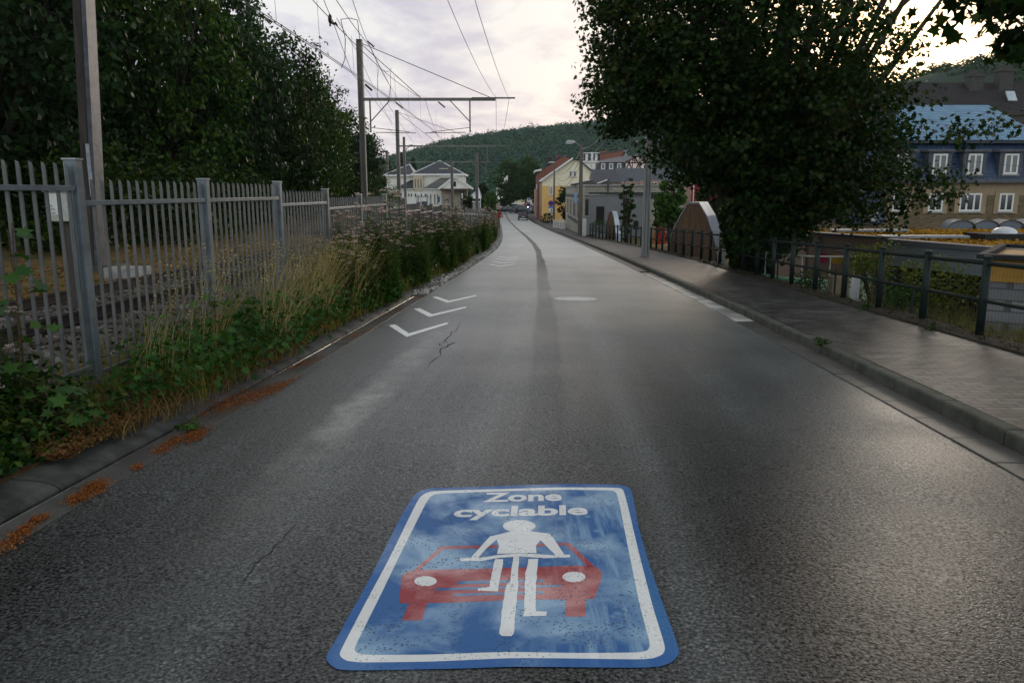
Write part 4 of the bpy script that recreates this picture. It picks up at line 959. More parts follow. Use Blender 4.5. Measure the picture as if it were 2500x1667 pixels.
utree(1634,438,575,38,43,LMlight,'bright young tree right of the concrete pole above the arched shed',37,.2,(120,44),'young_tree')
utree(1606,470,590,16,52,LMmid,'lower shrub between the concrete pole and the bright young tree',38,.2,(50,30),'young_tree')
utree(1735,400,650,40,46,LMdark,'dark tree behind the arched shed partly merged with the maple',39,.24,(150,40))
utree(1380,455,545,22,125,LMdark,'dark conifer-like shrub between the yellow house and the block building',40,.3,(110,34),'broadleaf_shrub')
utree(1336,520,560,14,126,LMmid,'hedge bush at the foot of the yellow house',42,.2,(40,30),'broadleaf_shrub')
bush('ivy_clump','green plants under the door of the grey building',(W(1468,548,66).x,66,W(1468,552,66).z),(1.1,.5,.5),600,.12,LMmid,seed=51)

# ================================================================== BUILDINGS
M_slate=mat('slate',(.055,.062,.075),(.03,.034,.042),3,.5,.004,40,spec=.5,extra=brickx((.06,.067,.08),(.035,.04,.05),(.02,.022,.027),.3,.22,.012,bumpd=.01))
M_slatel=mat('slate_sky_sheen',(.10,.14,.19),(.06,.09,.13),2,.45,extra=brickx((.17,.38,.55),(.09,.24,.40),(.05,.06,.07),.32,.2,.015,bumpd=.012),spec=.6)  # sky reflection on the upper roof is put into this pale blue
M_slateb=mat('slate_blue',(.022,.05,.11),(.012,.03,.07),1.5,.45,extra=brickx((.016,.055,.14),(.008,.030,.085),(.010,.018,.034),.3,.2,.014,bumpd=.01),spec=.5)
M_glass=mat('window_glass',(.012,.015,.018),(.02,.024,.03),1,.08,spec=.8)
M_wf=mat('white_frame',(.70,.69,.66),(.6,.59,.56),3,.5)
M_brick=mat('red_brick',(.30,.09,.045),(.2,.06,.03),4,.8,extra=brickx((.33,.10,.05),(.22,.065,.035),(.25,.2,.16),.25,.09,.012))
M_stone=mat('rubble_stone',(.2,.15,.09),(.13,.095,.06),3,.85,extra=brickx((.25,.18,.10),(.13,.095,.055),(.15,.12,.08),.3,.12,.014))
M_block=mat('concrete_block',(.40,.37,.31),(.32,.30,.25),2,.8,extra=brickx((.46,.42,.35),(.37,.34,.28),(.19,.175,.15),.55,.26,.014))
M_grey=mat('grey_render',(.20,.20,.205),(.17,.168,.165),1.2,.85,.002,60)
M_band=mat('dark_band',(.09,.085,.08))
M_cap=mat('coping',(.34,.33,.31),(.25,.24,.23),3,.5)
M_cream2=mat('cream_render',(.78,.70,.52),(.70,.62,.45),.8,.85,.002,50)
M_ochre=mat('ochre_render',(.70,.43,.15),(.62,.37,.12),.8,.85,.002,50)
M_stw=mat('station_white',(.72,.70,.64),(.52,.46,.37),.5,.85,.003,30,lo=.45,hi=.75)
M_pink=mat('pink_render',(.34,.235,.18),(.29,.2,.155),1.2,.85,.003,50)
M_pinkb=mat('pink_brickwork',(.38,.25,.20),(.3,.19,.15),2,.85)
M_zinc=mat('zinc',(.24,.27,.30),(.17,.19,.22),2,.55,metal=.4,spec=.5)
class Fr:
    def __init__(s,O,Rv,Nv=None):
        s.O=Vector(O); s.R=Vector(Rv).normalized(); s.N=Vector(Nv).normalized() if Nv else Vector((s.R.y,-s.R.x,0)); s.U=Vector((0,0,1))
    def p(s,x,n,z): return s.O+s.R*x+s.N*n+s.U*z
def fb_(mb,fr,x0,x1,n0,n1,z0,z1):
    P=[fr.p(x,n,z) for x,n,z in ((x0,n0,z0),(x1,n0,z0),(x1,n1,z0),(x0,n1,z0),(x0,n0,z1),(x1,n0,z1),(x1,n1,z1),(x0,n1,z1))]
    return mb.add(P,[(3,2,1,0),(4,5,6,7),(0,1,5,4),(1,2,6,5),(2,3,7,6),(3,0,4,7)])
def part(name,m,e,fr,*bx,**k):
    mb=MB()
    for b in bx: fb_(mb,fr,*b)
    return mb.build(name,m,e,**k)
def window(e,fr,x0,x1,z0,z1,mull=1,fw=.07,sill=True,mf=None,surround=None,d=.0):
    mf=mf or M_wf; mb=MB()
    fb_(mb,fr,x0,x1,d+.0,d+.05,z0,z0+fw); fb_(mb,fr,x0,x1,d+.0,d+.05,z1-fw,z1); fb_(mb,fr,x0,x0+fw,d+.0,d+.05,z0+fw,z1-fw); fb_(mb,fr,x1-fw,x1,d+.0,d+.05,z0+fw,z1-fw)
    for k in range(mull):
        c=x0+(x1-x0)*(k+1)/(mull+1); fb_(mb,fr,c-fw*.55,c+fw*.55,d+.0,d+.045,z0+fw,z1-fw)
    w_=mb.build('window',mf,e); part('pane',M_glass,w_,fr,(x0+fw*.5,x1-fw*.5,d+.005,d+.02,z0+fw*.5,z1-fw*.5))
    if sill: part('sill',M_cap,w_,fr,(x0-.08,x1+.08,d+.0,d+.1,z0-.1,z0-.002))
    return w_
def px_(u,Y): return Xu(u,450,Y)
# ---------- stone building with blue mansard (right)
Y0=50.; SB=empty('stone_building',(px_(2300,Y0),Y0,-3),'stone school building with blue slate mansard and pale blue upper roof','building')
fs=Fr((0,Y0,0),(1,0,0)); xl,xr=px_(2048,Y0),px_(2640,Y0)
ze=Zv(447,Y0); zm=Zv(349,Y0)
part('wall',M_stone,SB,fs,(xl,xr,-12,0,-3,ze-.75))
part('frieze',mat('sand_render',(.30,.225,.14),(.25,.185,.115),2,.8),SB,fs,(xl-.02,xr+.02,-12.02,.02,ze-.75,ze-.02))
part('gutter',mat('gutter_grey',(.10,.105,.115)),SB,fs,(xl-.2,xr+.2,-.02,.45,ze,ze+.22),bev=.02)
mb=MB(); a0,a1=xl-.1,xr+.1
mb.prism([(a0,Y0-.1,ze+.2),(a0,Y0+.85,zm),(a0,Y0+11.2,zm),(a0,Y0+12.1,ze+.2)],(a1-a0,0,0)); mb.build('mansard',M_slateb,SB)
part('cornice',mat('gutter_grey2',(.05,.06,.075)),SB,fs,(a0-.1,a1+.1,-.85,-.45,zm+.003,zm+.22))
mb=MB(); rl,rr_=px_(2150,56),px_(2392,56); zr_=Zv(257,56); e0,e1=px_(2022,Y0),px_(2560,Y0); yb=Y0+11.6
v=[(e0,Y0+.4,zm+.2),(e1,Y0+.4,zm+.2),(e1,yb,zm+.2),(e0,yb,zm+.2),(rl,Y0+6,zr_),(rr_,Y0+6,zr_)]
mb.add(v,[(0,1,5,4),(1,2,5),(2,3,4,5),(3,0,4)]); mb.build('upper_roof',M_slatel,SB)
wins=[(1414,2),(1700,2)]
for i,uc in enumerate((2200,2288,2373,2461,2549)):
    x=px_(uc,Y0); z0,z1=Zv(425,Y0),Zv(376,Y0)
    dm_=MB(); fb_(dm_,fs,x-.72,x+.72,-.9,.06,z0-.22,z1+.12); d_=dm_.build('dormer',mat('dormer_grey',(.085,.095,.11)),SB)
    fb=Fr((0,Y0-.06,0),(1,0,0)); 
    part('dormer_cap',MC['gutter_grey'],d_,fs,(x-.86,x+.86,-1.,.22,z1+.12,z1+.26))
    window(SB,fb,x-.44,x+.44,z0,z1,1,.1)
    z0,z1=Zv(516,Y0),Zv(472,Y0); ww=.45 if i!=2 else .68
    part('window_surround',MC['sand_render'],SB,fs,(x-ww-.3,x-ww-.0,.0,.05,z0-.15,z1+.2),(x+ww,x+ww+.3,.0,.05,z0-.15,z1+.2),(x-ww-.3,x+ww+.3,.0,.04,z1+.2,ze-.75))
    window(SB,fs,x-ww,x+ww,z0,z1,1 if i!=2 else 2,.1)
# lower blue bay on its left
LB=empty('slate_annex',(px_(2110,48),48,-3),'low annex with blue slate mansard and one small window left of the stone building','building')
f2=Fr((0,47.6,0),(1,0,0)); x0,x1=px_(2078,47.6),px_(2170,47.6); part('wall',M_stone,LB,f2,(x0-1.4,x1,-2.2,-.3,-3,Zv(552,47.6)))
mb=MB(); mb.prism([(x0,47.6,Zv(545,47.6)),(x0,48.3,Zv(466,47.6)),(x0,49.9,Zv(466,47.6)),(x0,49.9,Zv(545,47.6))],(x1-x0,0,0)); mb.build('mansard',M_slateb,LB)
part('dormer',MC['dormer_grey'],LB,f2,(px_(2113,47),px_(2147,47),-.6,.1,Zv(539,47.6),Zv(519,47.6)))
window(LB,Fr((0,47.5,0),(1,0,0)),px_(2117,47.6),px_(2143,47.6),Zv(536,47.6),Zv(522,47.6),0,.09)
# back house with steep dark roof
BH=empty('dark_roofed_house',(px_(2330,82),82,0),'house with large dark slate roof and two chimneys above the stone building','house')
mb=MB(); x0,x1=px_(2120,82),px_(2640,82); zr0=Zv(202,88); ze0=Zv(282,82)
mb.prism([(x0,82,ze0),(x0,88,zr0),(x0,94,ze0)],(x1-x0,0,0)); mb.build('roof',mat('roof_dark',(.035,.03,.03),(.022,.02,.02),3,.8,extra=brickx((.04,.033,.033),(.026,.022,.022),(.012,.012,.012),.5,.3,.02)),BH)
part('wall',mat('wall_dark',(.06,.055,.05)),BH,Fr((0,82,0),(1,0,0)),(x0+.2,x1-.2,-11.8,-.2,-3,ze0))
for u,vt in ((2352,184),(2421,172)):
    x=px_(u,87); mb=MB(); mb.box(x-.7,x+.7,86.4,87.6,zr0-2.5,Zv(vt+5,87)); c_=mb.build('chimney',MC['wall_dark'],BH); mb=MB(); mb.box(x-.8,x+.8,86.3,87.7,Zv(vt+5,87)+.002,Zv(vt+5,87)+.3); 
    for k in (-.4,.1,.5): mb.tube([(x+k,87,Zv(vt+5,87)+.3),(x+k,87,Zv(vt,87)+.5)],.14,6)
    mb.build('chimney_pot',MC['wall_dark'],c_)
x=px_(2443,84.6); zq=Zv(237,84.6); mb=MB(); mb.prism([(x-.45,84.2,zq-.5),(x-.45,84.9,zq+.5),(x-.45,84.8,zq+.6),(x-.45,84.1,zq-.4)],(.9,0,0)); mb.build('roof_window',mat('skylight_pale',(.45,.5,.55),None,3,.2),BH)
# ---------- flat mossy roof building
def Gz(u,v,z):
    r=ray(u,v); Y=(z-CH)*r[1]/r[2]; return Vector((r[0]/r[1]*Y,Y,z))
ZT=.3; P1,P2,P3,P4=Gz(1978,568.6,ZT),Gz(2178,582,ZT),Gz(2175,587,ZT),Gz(2500,613,ZT); P4=P3+(P4-P3)*1.5
FB=empty('flat_roof_building',(P2.x+1,P2.y,-2.6),'flat roofed building with orange mossy roof and coloured dots on its pink wall','building')
fA=Fr((P1.x,P1.y,0),P2-P1,None); 
if fA.N.x>0: fA.N=-fA.N
la=(P2-P1).length; fC=Fr((P3.x,P3.y,0),P4-P3,None)
if fC.N.x>0: fC.N=-fC.N
lc=(P4-P3).length
part('wall',M_pink,FB,fA,(0,la,-.3,0,-2.8,ZT-.06))
fl=Fr((P1.x,P1.y,0),(-fA.N),None); part('wall',M_pink,FB,Fr((P1.x,P1.y,0),(0,1,0),(-1,0,0)),(0.3,4.6,-9,.0,-2.8,ZT-.12))
part('coping',mat('coping_zinc',(.13,.13,.145),(.10,.10,.11),2,.7,metal=.1),FB,fA,(-.05,la,-.35,.05,ZT-.058,ZT+.03))
part('coping',MC['coping_zinc'],FB,fC,(-.1,lc,-.3,.12,ZT-.09,ZT+.04))
part('fascia',mat('fascia_grey',(.20,.225,.235),(.16,.18,.19),1,.6),FB,fC,(0.05,2.3,-.2,.05,ZT-.72,ZT-.095),(2.312,4.6,-.2,.05,ZT-.72,ZT-.095),(4.612,7.,-.2,.05,ZT-.72,ZT-.095),(7.012,lc,-.2,.05,ZT-.72,ZT-.095))
part('recess_wall',mat('maroon_wall',(.07,.012,.012),(.04,.01,.01),2,.7),FB,fC,(0,lc,-1.9,-1.6,-2.8,ZT-.3))
part('recess_side',mat('recess_dark',(.03,.028,.025)),FB,fC,(0,.2,-1.6,.0,-2.8,ZT-.73)); part('recess_window',M_glass,FB,fC,(.5,1.9,-1.59,-1.5,-2.4,ZT-.9)); part('recess_window',mat('blind_cream',(.35,.33,.27)),FB,fC,(4.4,6.2,-1.59,-1.5,-1.2,ZT-.85))
M_omoss=mat('roof_moss',(.36,.17,.012),(.15,.09,.015),1.6,.95,.03,14,lo=.42,hi=.66)
mb=MB(); zt=ZT-.03; n0=36
q0=P1-fA.N*.3; pts=[(P1.x+.3,P1.y+.2),(P2.x+.2,P2.y),(P3.x+.25,P3.y),(P4.x+.2,P4.y),(40,P4.y),(40,31.5),(P1.x+.3,31.5)]
mb.poly([(x,y,zt-.05) for x,y in pts]); mb.build('roof',M_omoss,FB)
rs=np.random.default_rng(8); mossc=[]
while len(mossc)<16000:
    x=rs.uniform(11,27);y=rs.uniform(16,31.4)
    t=(y-P3.y)/(P4.y-P3.y)
    xe=P3.x+(P4.x-P3.x)*t if y<P3.y else P1.x+(P2.x-P1.x)*(y-P1.y)/(P2.y-P1.y)
    if x>xe+.35: mossc.append((x,y,zt-.045+rs.random()*.03))
tag(scatter('moss_cushions',mossc,rs.uniform(.05,.16,len(mossc)),DIAMOND,leafmat('moss_leaf',[(.12,.075,.01),(.34,.17,.012),(.50,.27,.02)],.1,.9,.6),FB,up=.8,rs=rs),kind='stuff')
for s_,c_ in ((2007,(.62,.03,.13)),(2044,(.62,.38,.03)),(2082,(.24,.03,.10)),(2123,(.03,.32,.10)),(2166,(.55,.02,.03))):
    # dot on the wall: intersect view ray direction with the wall line
    r=ray(s_,630); k=r[0]/r[1]; d=P2-P1; tt=(k*P1.y-P1.x)/(d.x-k*d.y); c=P1+d*tt
    zc_=CH+ray(s_,630+(s_-2007)*.075)[2]/r[1]*c.y; mb=MB(); X_=fA.R
    mb.prism([c+fA.N*.003+X_*(.30*math.cos(q*PI/10))+Vector((0,0,zc_-c.z+.17*math.sin(q*PI/10))) for q in range(20)],fA.N*.012); mb.build('painted_dot',mat('dot%02d'%(s_%97),c_,None,3,.6),FB)
mb=MB(); pq=Gz(2003,600,-.1); mb.tube([fA.p(.55,.06,ZT-.1),fA.p(.55,.06,-.4)],.05,6); mb.build('downpipe',M_band,FB)
# vaulted rooflights along the stone wall
VR=empty('vaulted_rooflight',(px_(2430,31.6),31.6,.2),'row of barrel-vaulted translucent rooflights at the foot of the stone wall','rooflight')
M_poly=mat('polycarbonate',(.09,.12,.16),(.06,.08,.11),1,.3,spec=.6)
for k in range(8):
    xa_=px_(2325,31.6)+k*.98; mb=MB(); n=10; rad=.56
    prof=[(xa_+rad*(1-math.cos(PI*j/n)),31.6,.22+.34*math.sin(PI*j/n)) for j in range(n+1)]
    vs=[p for p in prof]+[(x+1.0,34.,z) for x,_,z in prof]; m_=n+1
    mb.add(vs,[(j,j+1,m_+j+1,m_+j) for j in range(n)]+[tuple(range(m_-1,-1,-1))]); v_=mb.build('vault',M_poly,VR)
    mb=MB(); mb.tube([(x,31.57,z+.01) for x,_,z in prof],.025,4); mb.build('rib',M_band,v_)
# dome rooflight
DC=Gz(2436,575,.35); DR=empty('dome_rooflight',(DC.x,DC.y,.25),'round white dome rooflight on a black kerb on the mossy roof','rooflight')
mb=MB(); mb.box(DC.x-.75,DC.x+2.0,DC.y-.6,DC.y+.6,.2,.42); mb.build('kerb',mat('bitumen',(.018,.018,.02)),DR)
mb=MB(); n=18
vs=[];r0=.36
for j in range(6):
    a=j/5*PI/2
    for k in range(n): vs.append((DC.x+.2+r0*math.cos(a)*math.cos(2*PI*k/n),DC.y+r0*math.cos(a)*math.sin(2*PI*k/n),.42+.2*math.sin(a)))
mb.add(vs,[(j*n+k,j*n+(k+1)%n,(j+1)*n+(k+1)%n,(j+1)*n+k) for j in range(5) for k in range(n)]); mb.build('dome',mat('dome_white',(.62,.64,.66),(.55,.57,.6),2,.3),DR,smooth=True)
# solar / zinc flashings lying on the roof
for (u,v_,lab) in ((2240,577,'folded zinc sheet lying near the roof edge of the mossy roof'),(2110,562,'long pale zinc flashing at the back of the mossy roof')):
    c=Gz(u,v_,.33); mb=MB(); mb.box(c.x-1.2,c.x+1.5,c.y-.25,c.y+.25,.29,.36); single(mb,'zinc_sheet',M_zinc,lab,'metal sheet')
# ochre annex close behind the railing
OA=empty('ochre_annex',(9.9,13.5,-1),'small annex with ochre panel over grey blocks and a black rimmed roof behind the railing','building')
fo=Fr((Xu(2408,660,14.),14.,0),(.8,-.6,0)); z1_,z0_=Zv(643,14),Zv(686,14)
part('ochre_panel',mat('ochre_panel',(.36,.19,.03),(.30,.16,.025),3,.6),OA,fo,(0,6,-3,0,z0_,Zv(632,14)))
part('block_base',mat('grey_block',(.22,.22,.22),(.16,.16,.165),3,.8,extra=brickx((.24,.24,.245),(.17,.17,.175),(.1,.1,.1),.4,.2,.012)),OA,fo,(.03,6,-3,-.03,-1.6,z0_))
zt_=Zv(626,14); part('roof_rim',MC['bitumen'],OA,fo,(-.15,6.2,-.02,.25,zt_-.03,zt_+.05),(-.15,.0,-3.2,-.02,zt_-.03,zt_+.05),(-.15,6.2,-3.3,-3.2,zt_-.03,zt_+.05),bev=.01)
part('roof',mat('annex_roof',(.16,.10,.04),(.09,.07,.03),3,.9),OA,fo,(0,6,-3.19,-.021,zt_-.2,zt_-.05))
# curved ramp and its rail
CR=empty('curved_ramp',(9.2,22.6,-2.5),'pale green stained curved ramp wall with a white handrail behind the railing','ramp')
M_rampw=mat('ramp_green',(.36,.42,.33),(.24,.25,.17),1.3,.8,.004,20,lo=.4,hi=.75)
def arc(r0,c,a0,a1,n=26): return [(c[0]+r0*math.cos(a0+(a1-a0)*k/n),c[1]+r0*math.sin(a0+(a1-a0)*k/n)) for k in range(n+1)]
cc_=(8.75,22.6)
def curvewall(r0,r1,z0,z1,m,nm,par,a0=PI*.98,a1=PI*1.95):
    A=arc(r0,cc_,a0,a1);B=arc(r1,cc_,a0,a1);n=len(A); vs=[(x,y,z0) for x,y in A]+[(x,y,z1) for x,y in A]+[(x,y,z0) for x,y in B]+[(x,y,z1) for x,y in B]
    f=[]
    for k in range(n-1): f+=[(k,k+1,n+k+1,n+k),(2*n+k,3*n+k,3*n+k+1,2*n+k+1),(n+k,n+k+1,3*n+k+1,3*n+k)]
    return MB().add(vs,f).build(nm,m,par)
cw_=curvewall(1.5,1.35,-2.6,-.72,M_rampw,'ramp_wall',CR)
curvewall(1.52,1.34,-.719,-.64,mat('ramp_trim',(.10,.34,.20),(.2,.4,.28),2,.6),'green_coping',CR)
curvewall(1.53,1.515,-1.55,-1.48,MC['ramp_trim'],'green_coping',CR)
mb=MB(); mb.tube([(x,y,-.02) for x,y in arc(1.42,cc_,PI*.7,PI*2.25,34)],.022,6); 
for x,y in arc(1.42,cc_,PI*.98,PI*1.95,6): mb.tube([(x,y,-.66),(x,y,-.02)],.015,5)
mb.build('handrail',mat('rail_white',(.5,.52,.48),(.35,.34,.28),6,.5),CR)
rp_=MB(); rp_.box(6.99,7.35,17.0,17.3,-1.2,-.12); single(rp_,'concrete_pillar',mat('pillar_conc',(.20,.15,.10),(.10,.075,.05),3,.9,.01,30,aniso=(1,1,.3)),'brown stained concrete pillar standing just behind the railing','pillar',bev=.01)
mb=MB()
for k in range(7): mb.tube([(7.40+k*.035,17.0+k*.02,-1.2),(7.40+k*.035,17.0+k*.02,-.11)],.02,5)
single(mb,'corrugated_post',mat('corr_white',(.5,.5,.5),(.4,.4,.4),3,.5),'white ribbed post against the brown concrete pillar','post')
# ---------- arched timber sheds
M_board=mat('shed_boards',(.19,.115,.07),(.10,.06,.038),9,.75,.004,40,aniso=(1.6,1.6,.12),spec=.3)
def arched(fr,w_,h,zb,depth,label,cut=.1,frw=.0):
    e=empty('arched_shed',fr.p(w_/2,0,zb),label,'shed','arched timber sheds')
    prof=[(0,.0),(0,.52),(.06,.62),(.18,.80),(.34,.985),(.38,1.0),(.58,1.0),(.76,.82),(.90,.58),(1.0,.32),(1.03,.0)]
    P=[(x*w_,z*h) for x,z in prof]
    bd=MB(); n=int(w_/.075)
    def top(x):
        for (a,b),(c,d) in zip(P,P[1:]):
            if c>a and a<=x<=c: return b+(d-b)*(x-a)/(c-a)
        return 0
    for k in range(n):
        x0=k*.075+.006; x1=(k+1)*.075-.006; j=random.uniform(0,.012)
        pts=[fr.p(x0,j,zb),fr.p(x1,j,zb),fr.p(x1,j,zb+top(x1)-.03),fr.p(x0,j,zb+top(x0)-.03)]; bd.prism(pts,-fr.N*.04)
    bd.build('board_wall',M_board,e)
    mb=MB(); mb.poly([fr.p(x,-.05,zb+z) for x,z in P]); mb.build('backing',MC['recess_dark'],e)
    sh=MB(); m_=len(P); vs=[fr.p(x,.04,zb+z+.0) for x,z in P]+[fr.p(x,-depth,zb+z) for x,z in P]
    vs+= [fr.p(w_*.5+(x-w_*.5)*.975,.04,zb+z*.975) for x,z in P]
    sh.add(vs,[(i,i+1,m_+i+1,m_+i) for i in range(m_-1)]+[(i,2*m_+i,2*m_+i+1,i+1) for i in range(m_-1)])
    sh.build('metal_shell',mat('shed_metal',(.42,.46,.50),(.34,.37,.41),1.5,.28,metal=.8,spec=.6),e); return e
YA=37.; xa_=Xu(1636,560,YA); arched(Fr((xa_,YA,0),(.85,-.5,0)),2.3,Zv(493,YA)+2.2,-2.2,1.3,'larger arched shed of vertical brown boards with a bright metal shell, beside the maple')
YA=60.; xa_=Xu(1480,540,YA); arched(Fr((xa_,YA,0),(.35,-.93,0)),1.7,Zv(515,YA)+2.3,-2.3,.35,'smaller arched shed of brown boards in front of the grey building')
# ---------- play panels
PP=empty('play_panel',(Xu(1625,560,44),44,-2.3),'red and orange play panel in the yard behind the railing','play equipment')
for i,(u,c_) in enumerate(((1600,'o'),(1612,'r'),(1622,'r'),(1632,'o'),(1640,'r'))):
    x=Xu(u,570,44); z_=Zv(596,44); mb=MB(); mb.prism([(x-.09,44,z_),(x+.09,44,z_),(x+.11,44,z_+.55),(x+.03,44,z_+.72),(x+.11,44,z_+.85),(x,44,z_+1.0),(x-.11,44,z_+.85),(x-.03,44,z_+.72),(x-.11,44,z_+.55)],(0,.06,0)); mb.build('figure_board',mat('play_'+c_,(.55,.04,.02) if c_=='r' else (.6,.14,.02)),PP)
mb=MB(); mb.box(Xu(1590,560,44),Xu(1645,560,44),43.9,44.3,-2.3,Zv(598,44)); mb.build('base',mat('play_base',(.5,.33,.18)),PP)
# ---------- grey rendered building with block parapet
YB=72.; xb0=Xu(1421,500,YB); GB=empty('grey_building',(xb0,YB,-2.6),'low grey rendered building with pale concrete block side wall and parapet','building')
fg=Fr((xb0,YB,0),(1,0,0)); z2=Zv(475,YB); z3=Zv(451,YB); wd=Xu(1573,500,YB)-xb0; wd2=Xu(1668,500,YB)-xb0
part('wall',M_grey,GB,fg,(.12,wd,-.25,0,-2.9,z2-.08)); part('string_course',M_cap,GB,fg,(.05,wd+.05,-.3,.08,z2-.08,z2+.03))
part('parapet',M_block,GB,fg,(0.14,wd,-.6,-.08,z2+.03,z3-.12)); part('coping',M_cap,GB,fg,(-.05,wd2+.1,-.7,.06,z3-.118,z3+.02))
part('wall',M_block,GB,fg,(wd+.002,wd2,-.6,-.05,-2.9,z3-.12)); part('dark_band',M_band,GB,fg,(wd+.3,wd2-.3,-.06,-.04,z3-1.3,z3-.95))
LS=32.; fsd=Fr((xb0,YB,0),(Xu(1381,500,104)-xb0,LS,0),(-1,.05,0)); LL=math.hypot(Xu(1381,500,104)-xb0,LS)
part('side_wall',M_block,GB,fsd,(0,.7,-.3,0,-4,z3-.12),(.701,LL,-9,0,-4,z3-.12)); part('dark_band',M_band,GB,fsd,(0,LL,.0,.02,z2-.35,z2-.02),(0.,LL*.8,.0,.02,-1.45,-1.05)); part('coping',M_cap,GB,fsd,(-.05,LL+.05,-.7,.06,z3-.116,z3+.022))
part('roof',mat('flat_roof_dark',(.05,.05,.05)),GB,fsd,(0,LL,-9,-.6,z2,z2+.2))
for k in range(4): window(GB,fsd,3+k*7,6.6+k*7,z2-2.4,z2-.5,1,.14,mf=M_cap)
window(GB,fg,Xu(1428.5,500,YB)-xb0,Xu(1437,500,YB)-xb0,Zv(527,YB),Zv(486,YB),0,.04,mf=M_band)
part('doorway',mat('door_dark',(.015,.012,.014)),GB,fg,(Xu(1456,500,YB)-xb0,Xu(1475.5,500,YB)-xb0,.0,.03,Zv(546,YB),Zv(504,YB)),(Xu(1548,500,YB)-xb0,Xu(1560,500,YB)-xb0,.0,.03,Zv(560,YB),Zv(539,YB)))
x=Xu(1484,460,YB); mb=MB(); mb.tube([(x,YB-.2,Zv(472,YB)),(x,YB-.2,Zv(437,YB))],.08,8); mb.build('flue_pipe',M_band,GB)
x=Xu(1395,460,YB+12)
for k,(ua,ub) in enumerate(((1398,1455),(1458,1497))):
    a=Xu(ua,450,80); b=Xu(ub,450,80); z_=Zv(451,80)-.1; mb=MB(); mb.prism([(a,80,z_),(b,80,z_),(b-.25,80,z_+.45),(b-.6,80,z_+.55),(a,80,z_+.2)],(0,3,0)); r_=mb.build('roof_monitor',M_band,GB); mb=MB(); mb.bar((a,79.9,z_+.22),(b-.6,79.9,z_+.58),.1); mb.build('monitor_edge',M_wf,r_)
# bright sign strip on its corner
mb=MB(); x=Xu(1405,480,70); mb.box(x-.13,x+.13,69.9,69.96,Zv(496,70),Zv(470,70)); single(mb,'blue_banner',mat('banner_blue',(.30,.42,.55)),'narrow pale blue banner on the corner of the block building','banner')
# ---------- long slate roofs behind it
SR=empty('slate_roofed_hall',(px_(1600,112),112,-3),'long low hall with plain grey slate roof behind the grey building','building')
for (ua,ub,vr,ve,m_,nm) in ((1452,1516,414,446,M_slate,'roof'),(1512,1760,411,452,mat('slate_plain',(.075,.082,.095),(.058,.064,.076),2,.55,.003,30,spec=.4),'roof')):
    a,b=px_(ua,112),px_(ub,112); mb=MB(); zr1=Zv(vr,117); ze1=Zv(ve,112)
    mb.prism([(a,112,ze1),(a,117,zr1),(a,122,ze1)],(b-a,0,0)); mb.build(nm,m_,SR)
part('wall',M_pinkb,SR,Fr((0,112,0),(1,0,0)),(px_(1455,112),px_(1758,112),-9.5,-.3,-3,Zv(444,112)))
part('gable_wall',M_pinkb,SR,Fr((0,111.5,0),(1,0,0)),(px_(1565,111),px_(1625,111),-.5,.0,-3,Zv(441,111))); window(SR,Fr((0,111.45,0),(1,0,0)),px_(1591,111),px_(1606,111),Zv(452,111),Zv(446,111),1,.06)
part('red_wall',mat('red_wall',(.22,.012,.012),(.18,.01,.01),2,.6),SR,Fr((0,108,0),(1,0,0)),(px_(1690,108),px_(1760,108),-.4,0,-3,Zv(451,108))); part('white_post',M_wf,SR,Fr((0,108,0),(1,0,0)),(px_(1693,108),px_(1695,108),.0,.06,-2,Zv(451,108)))
# ---------- yellow house
YY=138.; YH=empty('yellow_house',(px_(1397,YY),YY,-3.5),'cream and ochre gabled house with white bargeboards by the street','house')
ul,ur=1323,1474; fy=Fr((0,YY,0),(1,0,0)); zb_=-3.6; zmid=Zv(454,YY)
part('ground_floor_wall',M_ochre,YH,fy,(px_(ul,YY),px_(ur,YY),-10,0,zb_,zmid))
mb=MB(); mb.prism([(px_(ul,YY),YY+.02,zmid+.002),(px_(ur,YY),YY+.02,zmid+.002),(px_(ur,YY),YY+.02,Zv(446,YY)),(px_(1412,YY),YY+.02,Zv(392,YY)),(px_(1397,YY),YY+.02,Zv(392,YY)),(px_(ul,YY),YY+.02,Zv(441,YY))],(0,9.9,0)); mb.build('upper_wall',M_cream2,YH)
def slab(a,b,Yn,dpt,th,e,m,nm,vv):
    A=Vector((px_(a[0],Yn),Yn,Zv(a[1],Yn))); B=Vector((px_(b[0],Yn),Yn,Zv(b[1],Yn))); mb=MB(); mb.prism([A,B,B+Vector((0,0,th)),A+Vector((0,0,th))],(0,dpt,0)); return mb.build(nm,m,e)
r_=slab((1318,444),(1397,389.5),YY-.5,11,.25,YH,M_slate,'roof',0); slab((1410,389.5),(1480,449),YY-.5,11,.25,YH,M_slate,'roof',0); slab((1396,390),(1411,390),YY-.5,11,.3,YH,M_slate,'roof',0)
A=Vector((px_(1317,YY),YY-.62,Zv(443,YY))); B=Vector((px_(1397,YY),YY-.62,Zv(387,YY))); MB().bar(A,B,.16,.3).build('bargeboard',M_wf,r_)
for (a,b,c,d,mu) in ((1389,1397,432,417,0),(1399,1407,432,417,0),(1340,1349,477,454.5,1),(1340,1350,519,508,1)): window(YH,fy,px_(a,YY),px_(b,YY),Zv(c,YY),Zv(d,YY),mu,.12)
fyl=Fr((px_(1323,YY)-.02,YY,0),(0,1,0),(-1,0,0)); part('street_wall',mat('street_pink',(.36,.22,.17),(.28,.17,.13),2,.85),YH,fyl,(.1,9.8,-.1,.05,zb_,Zv(443,YY)))
for k in range(2): window(YH,fyl,1.5+k*4,3+k*4,-.4,1.9,0,.12,mf=mat('frame_brown',(.12,.06,.04))); 
part('door',mat('door_red',(.25,.05,.03)),YH,fyl,(4.,5.2,.05,.1,zb_+.3,zb_+2.6))
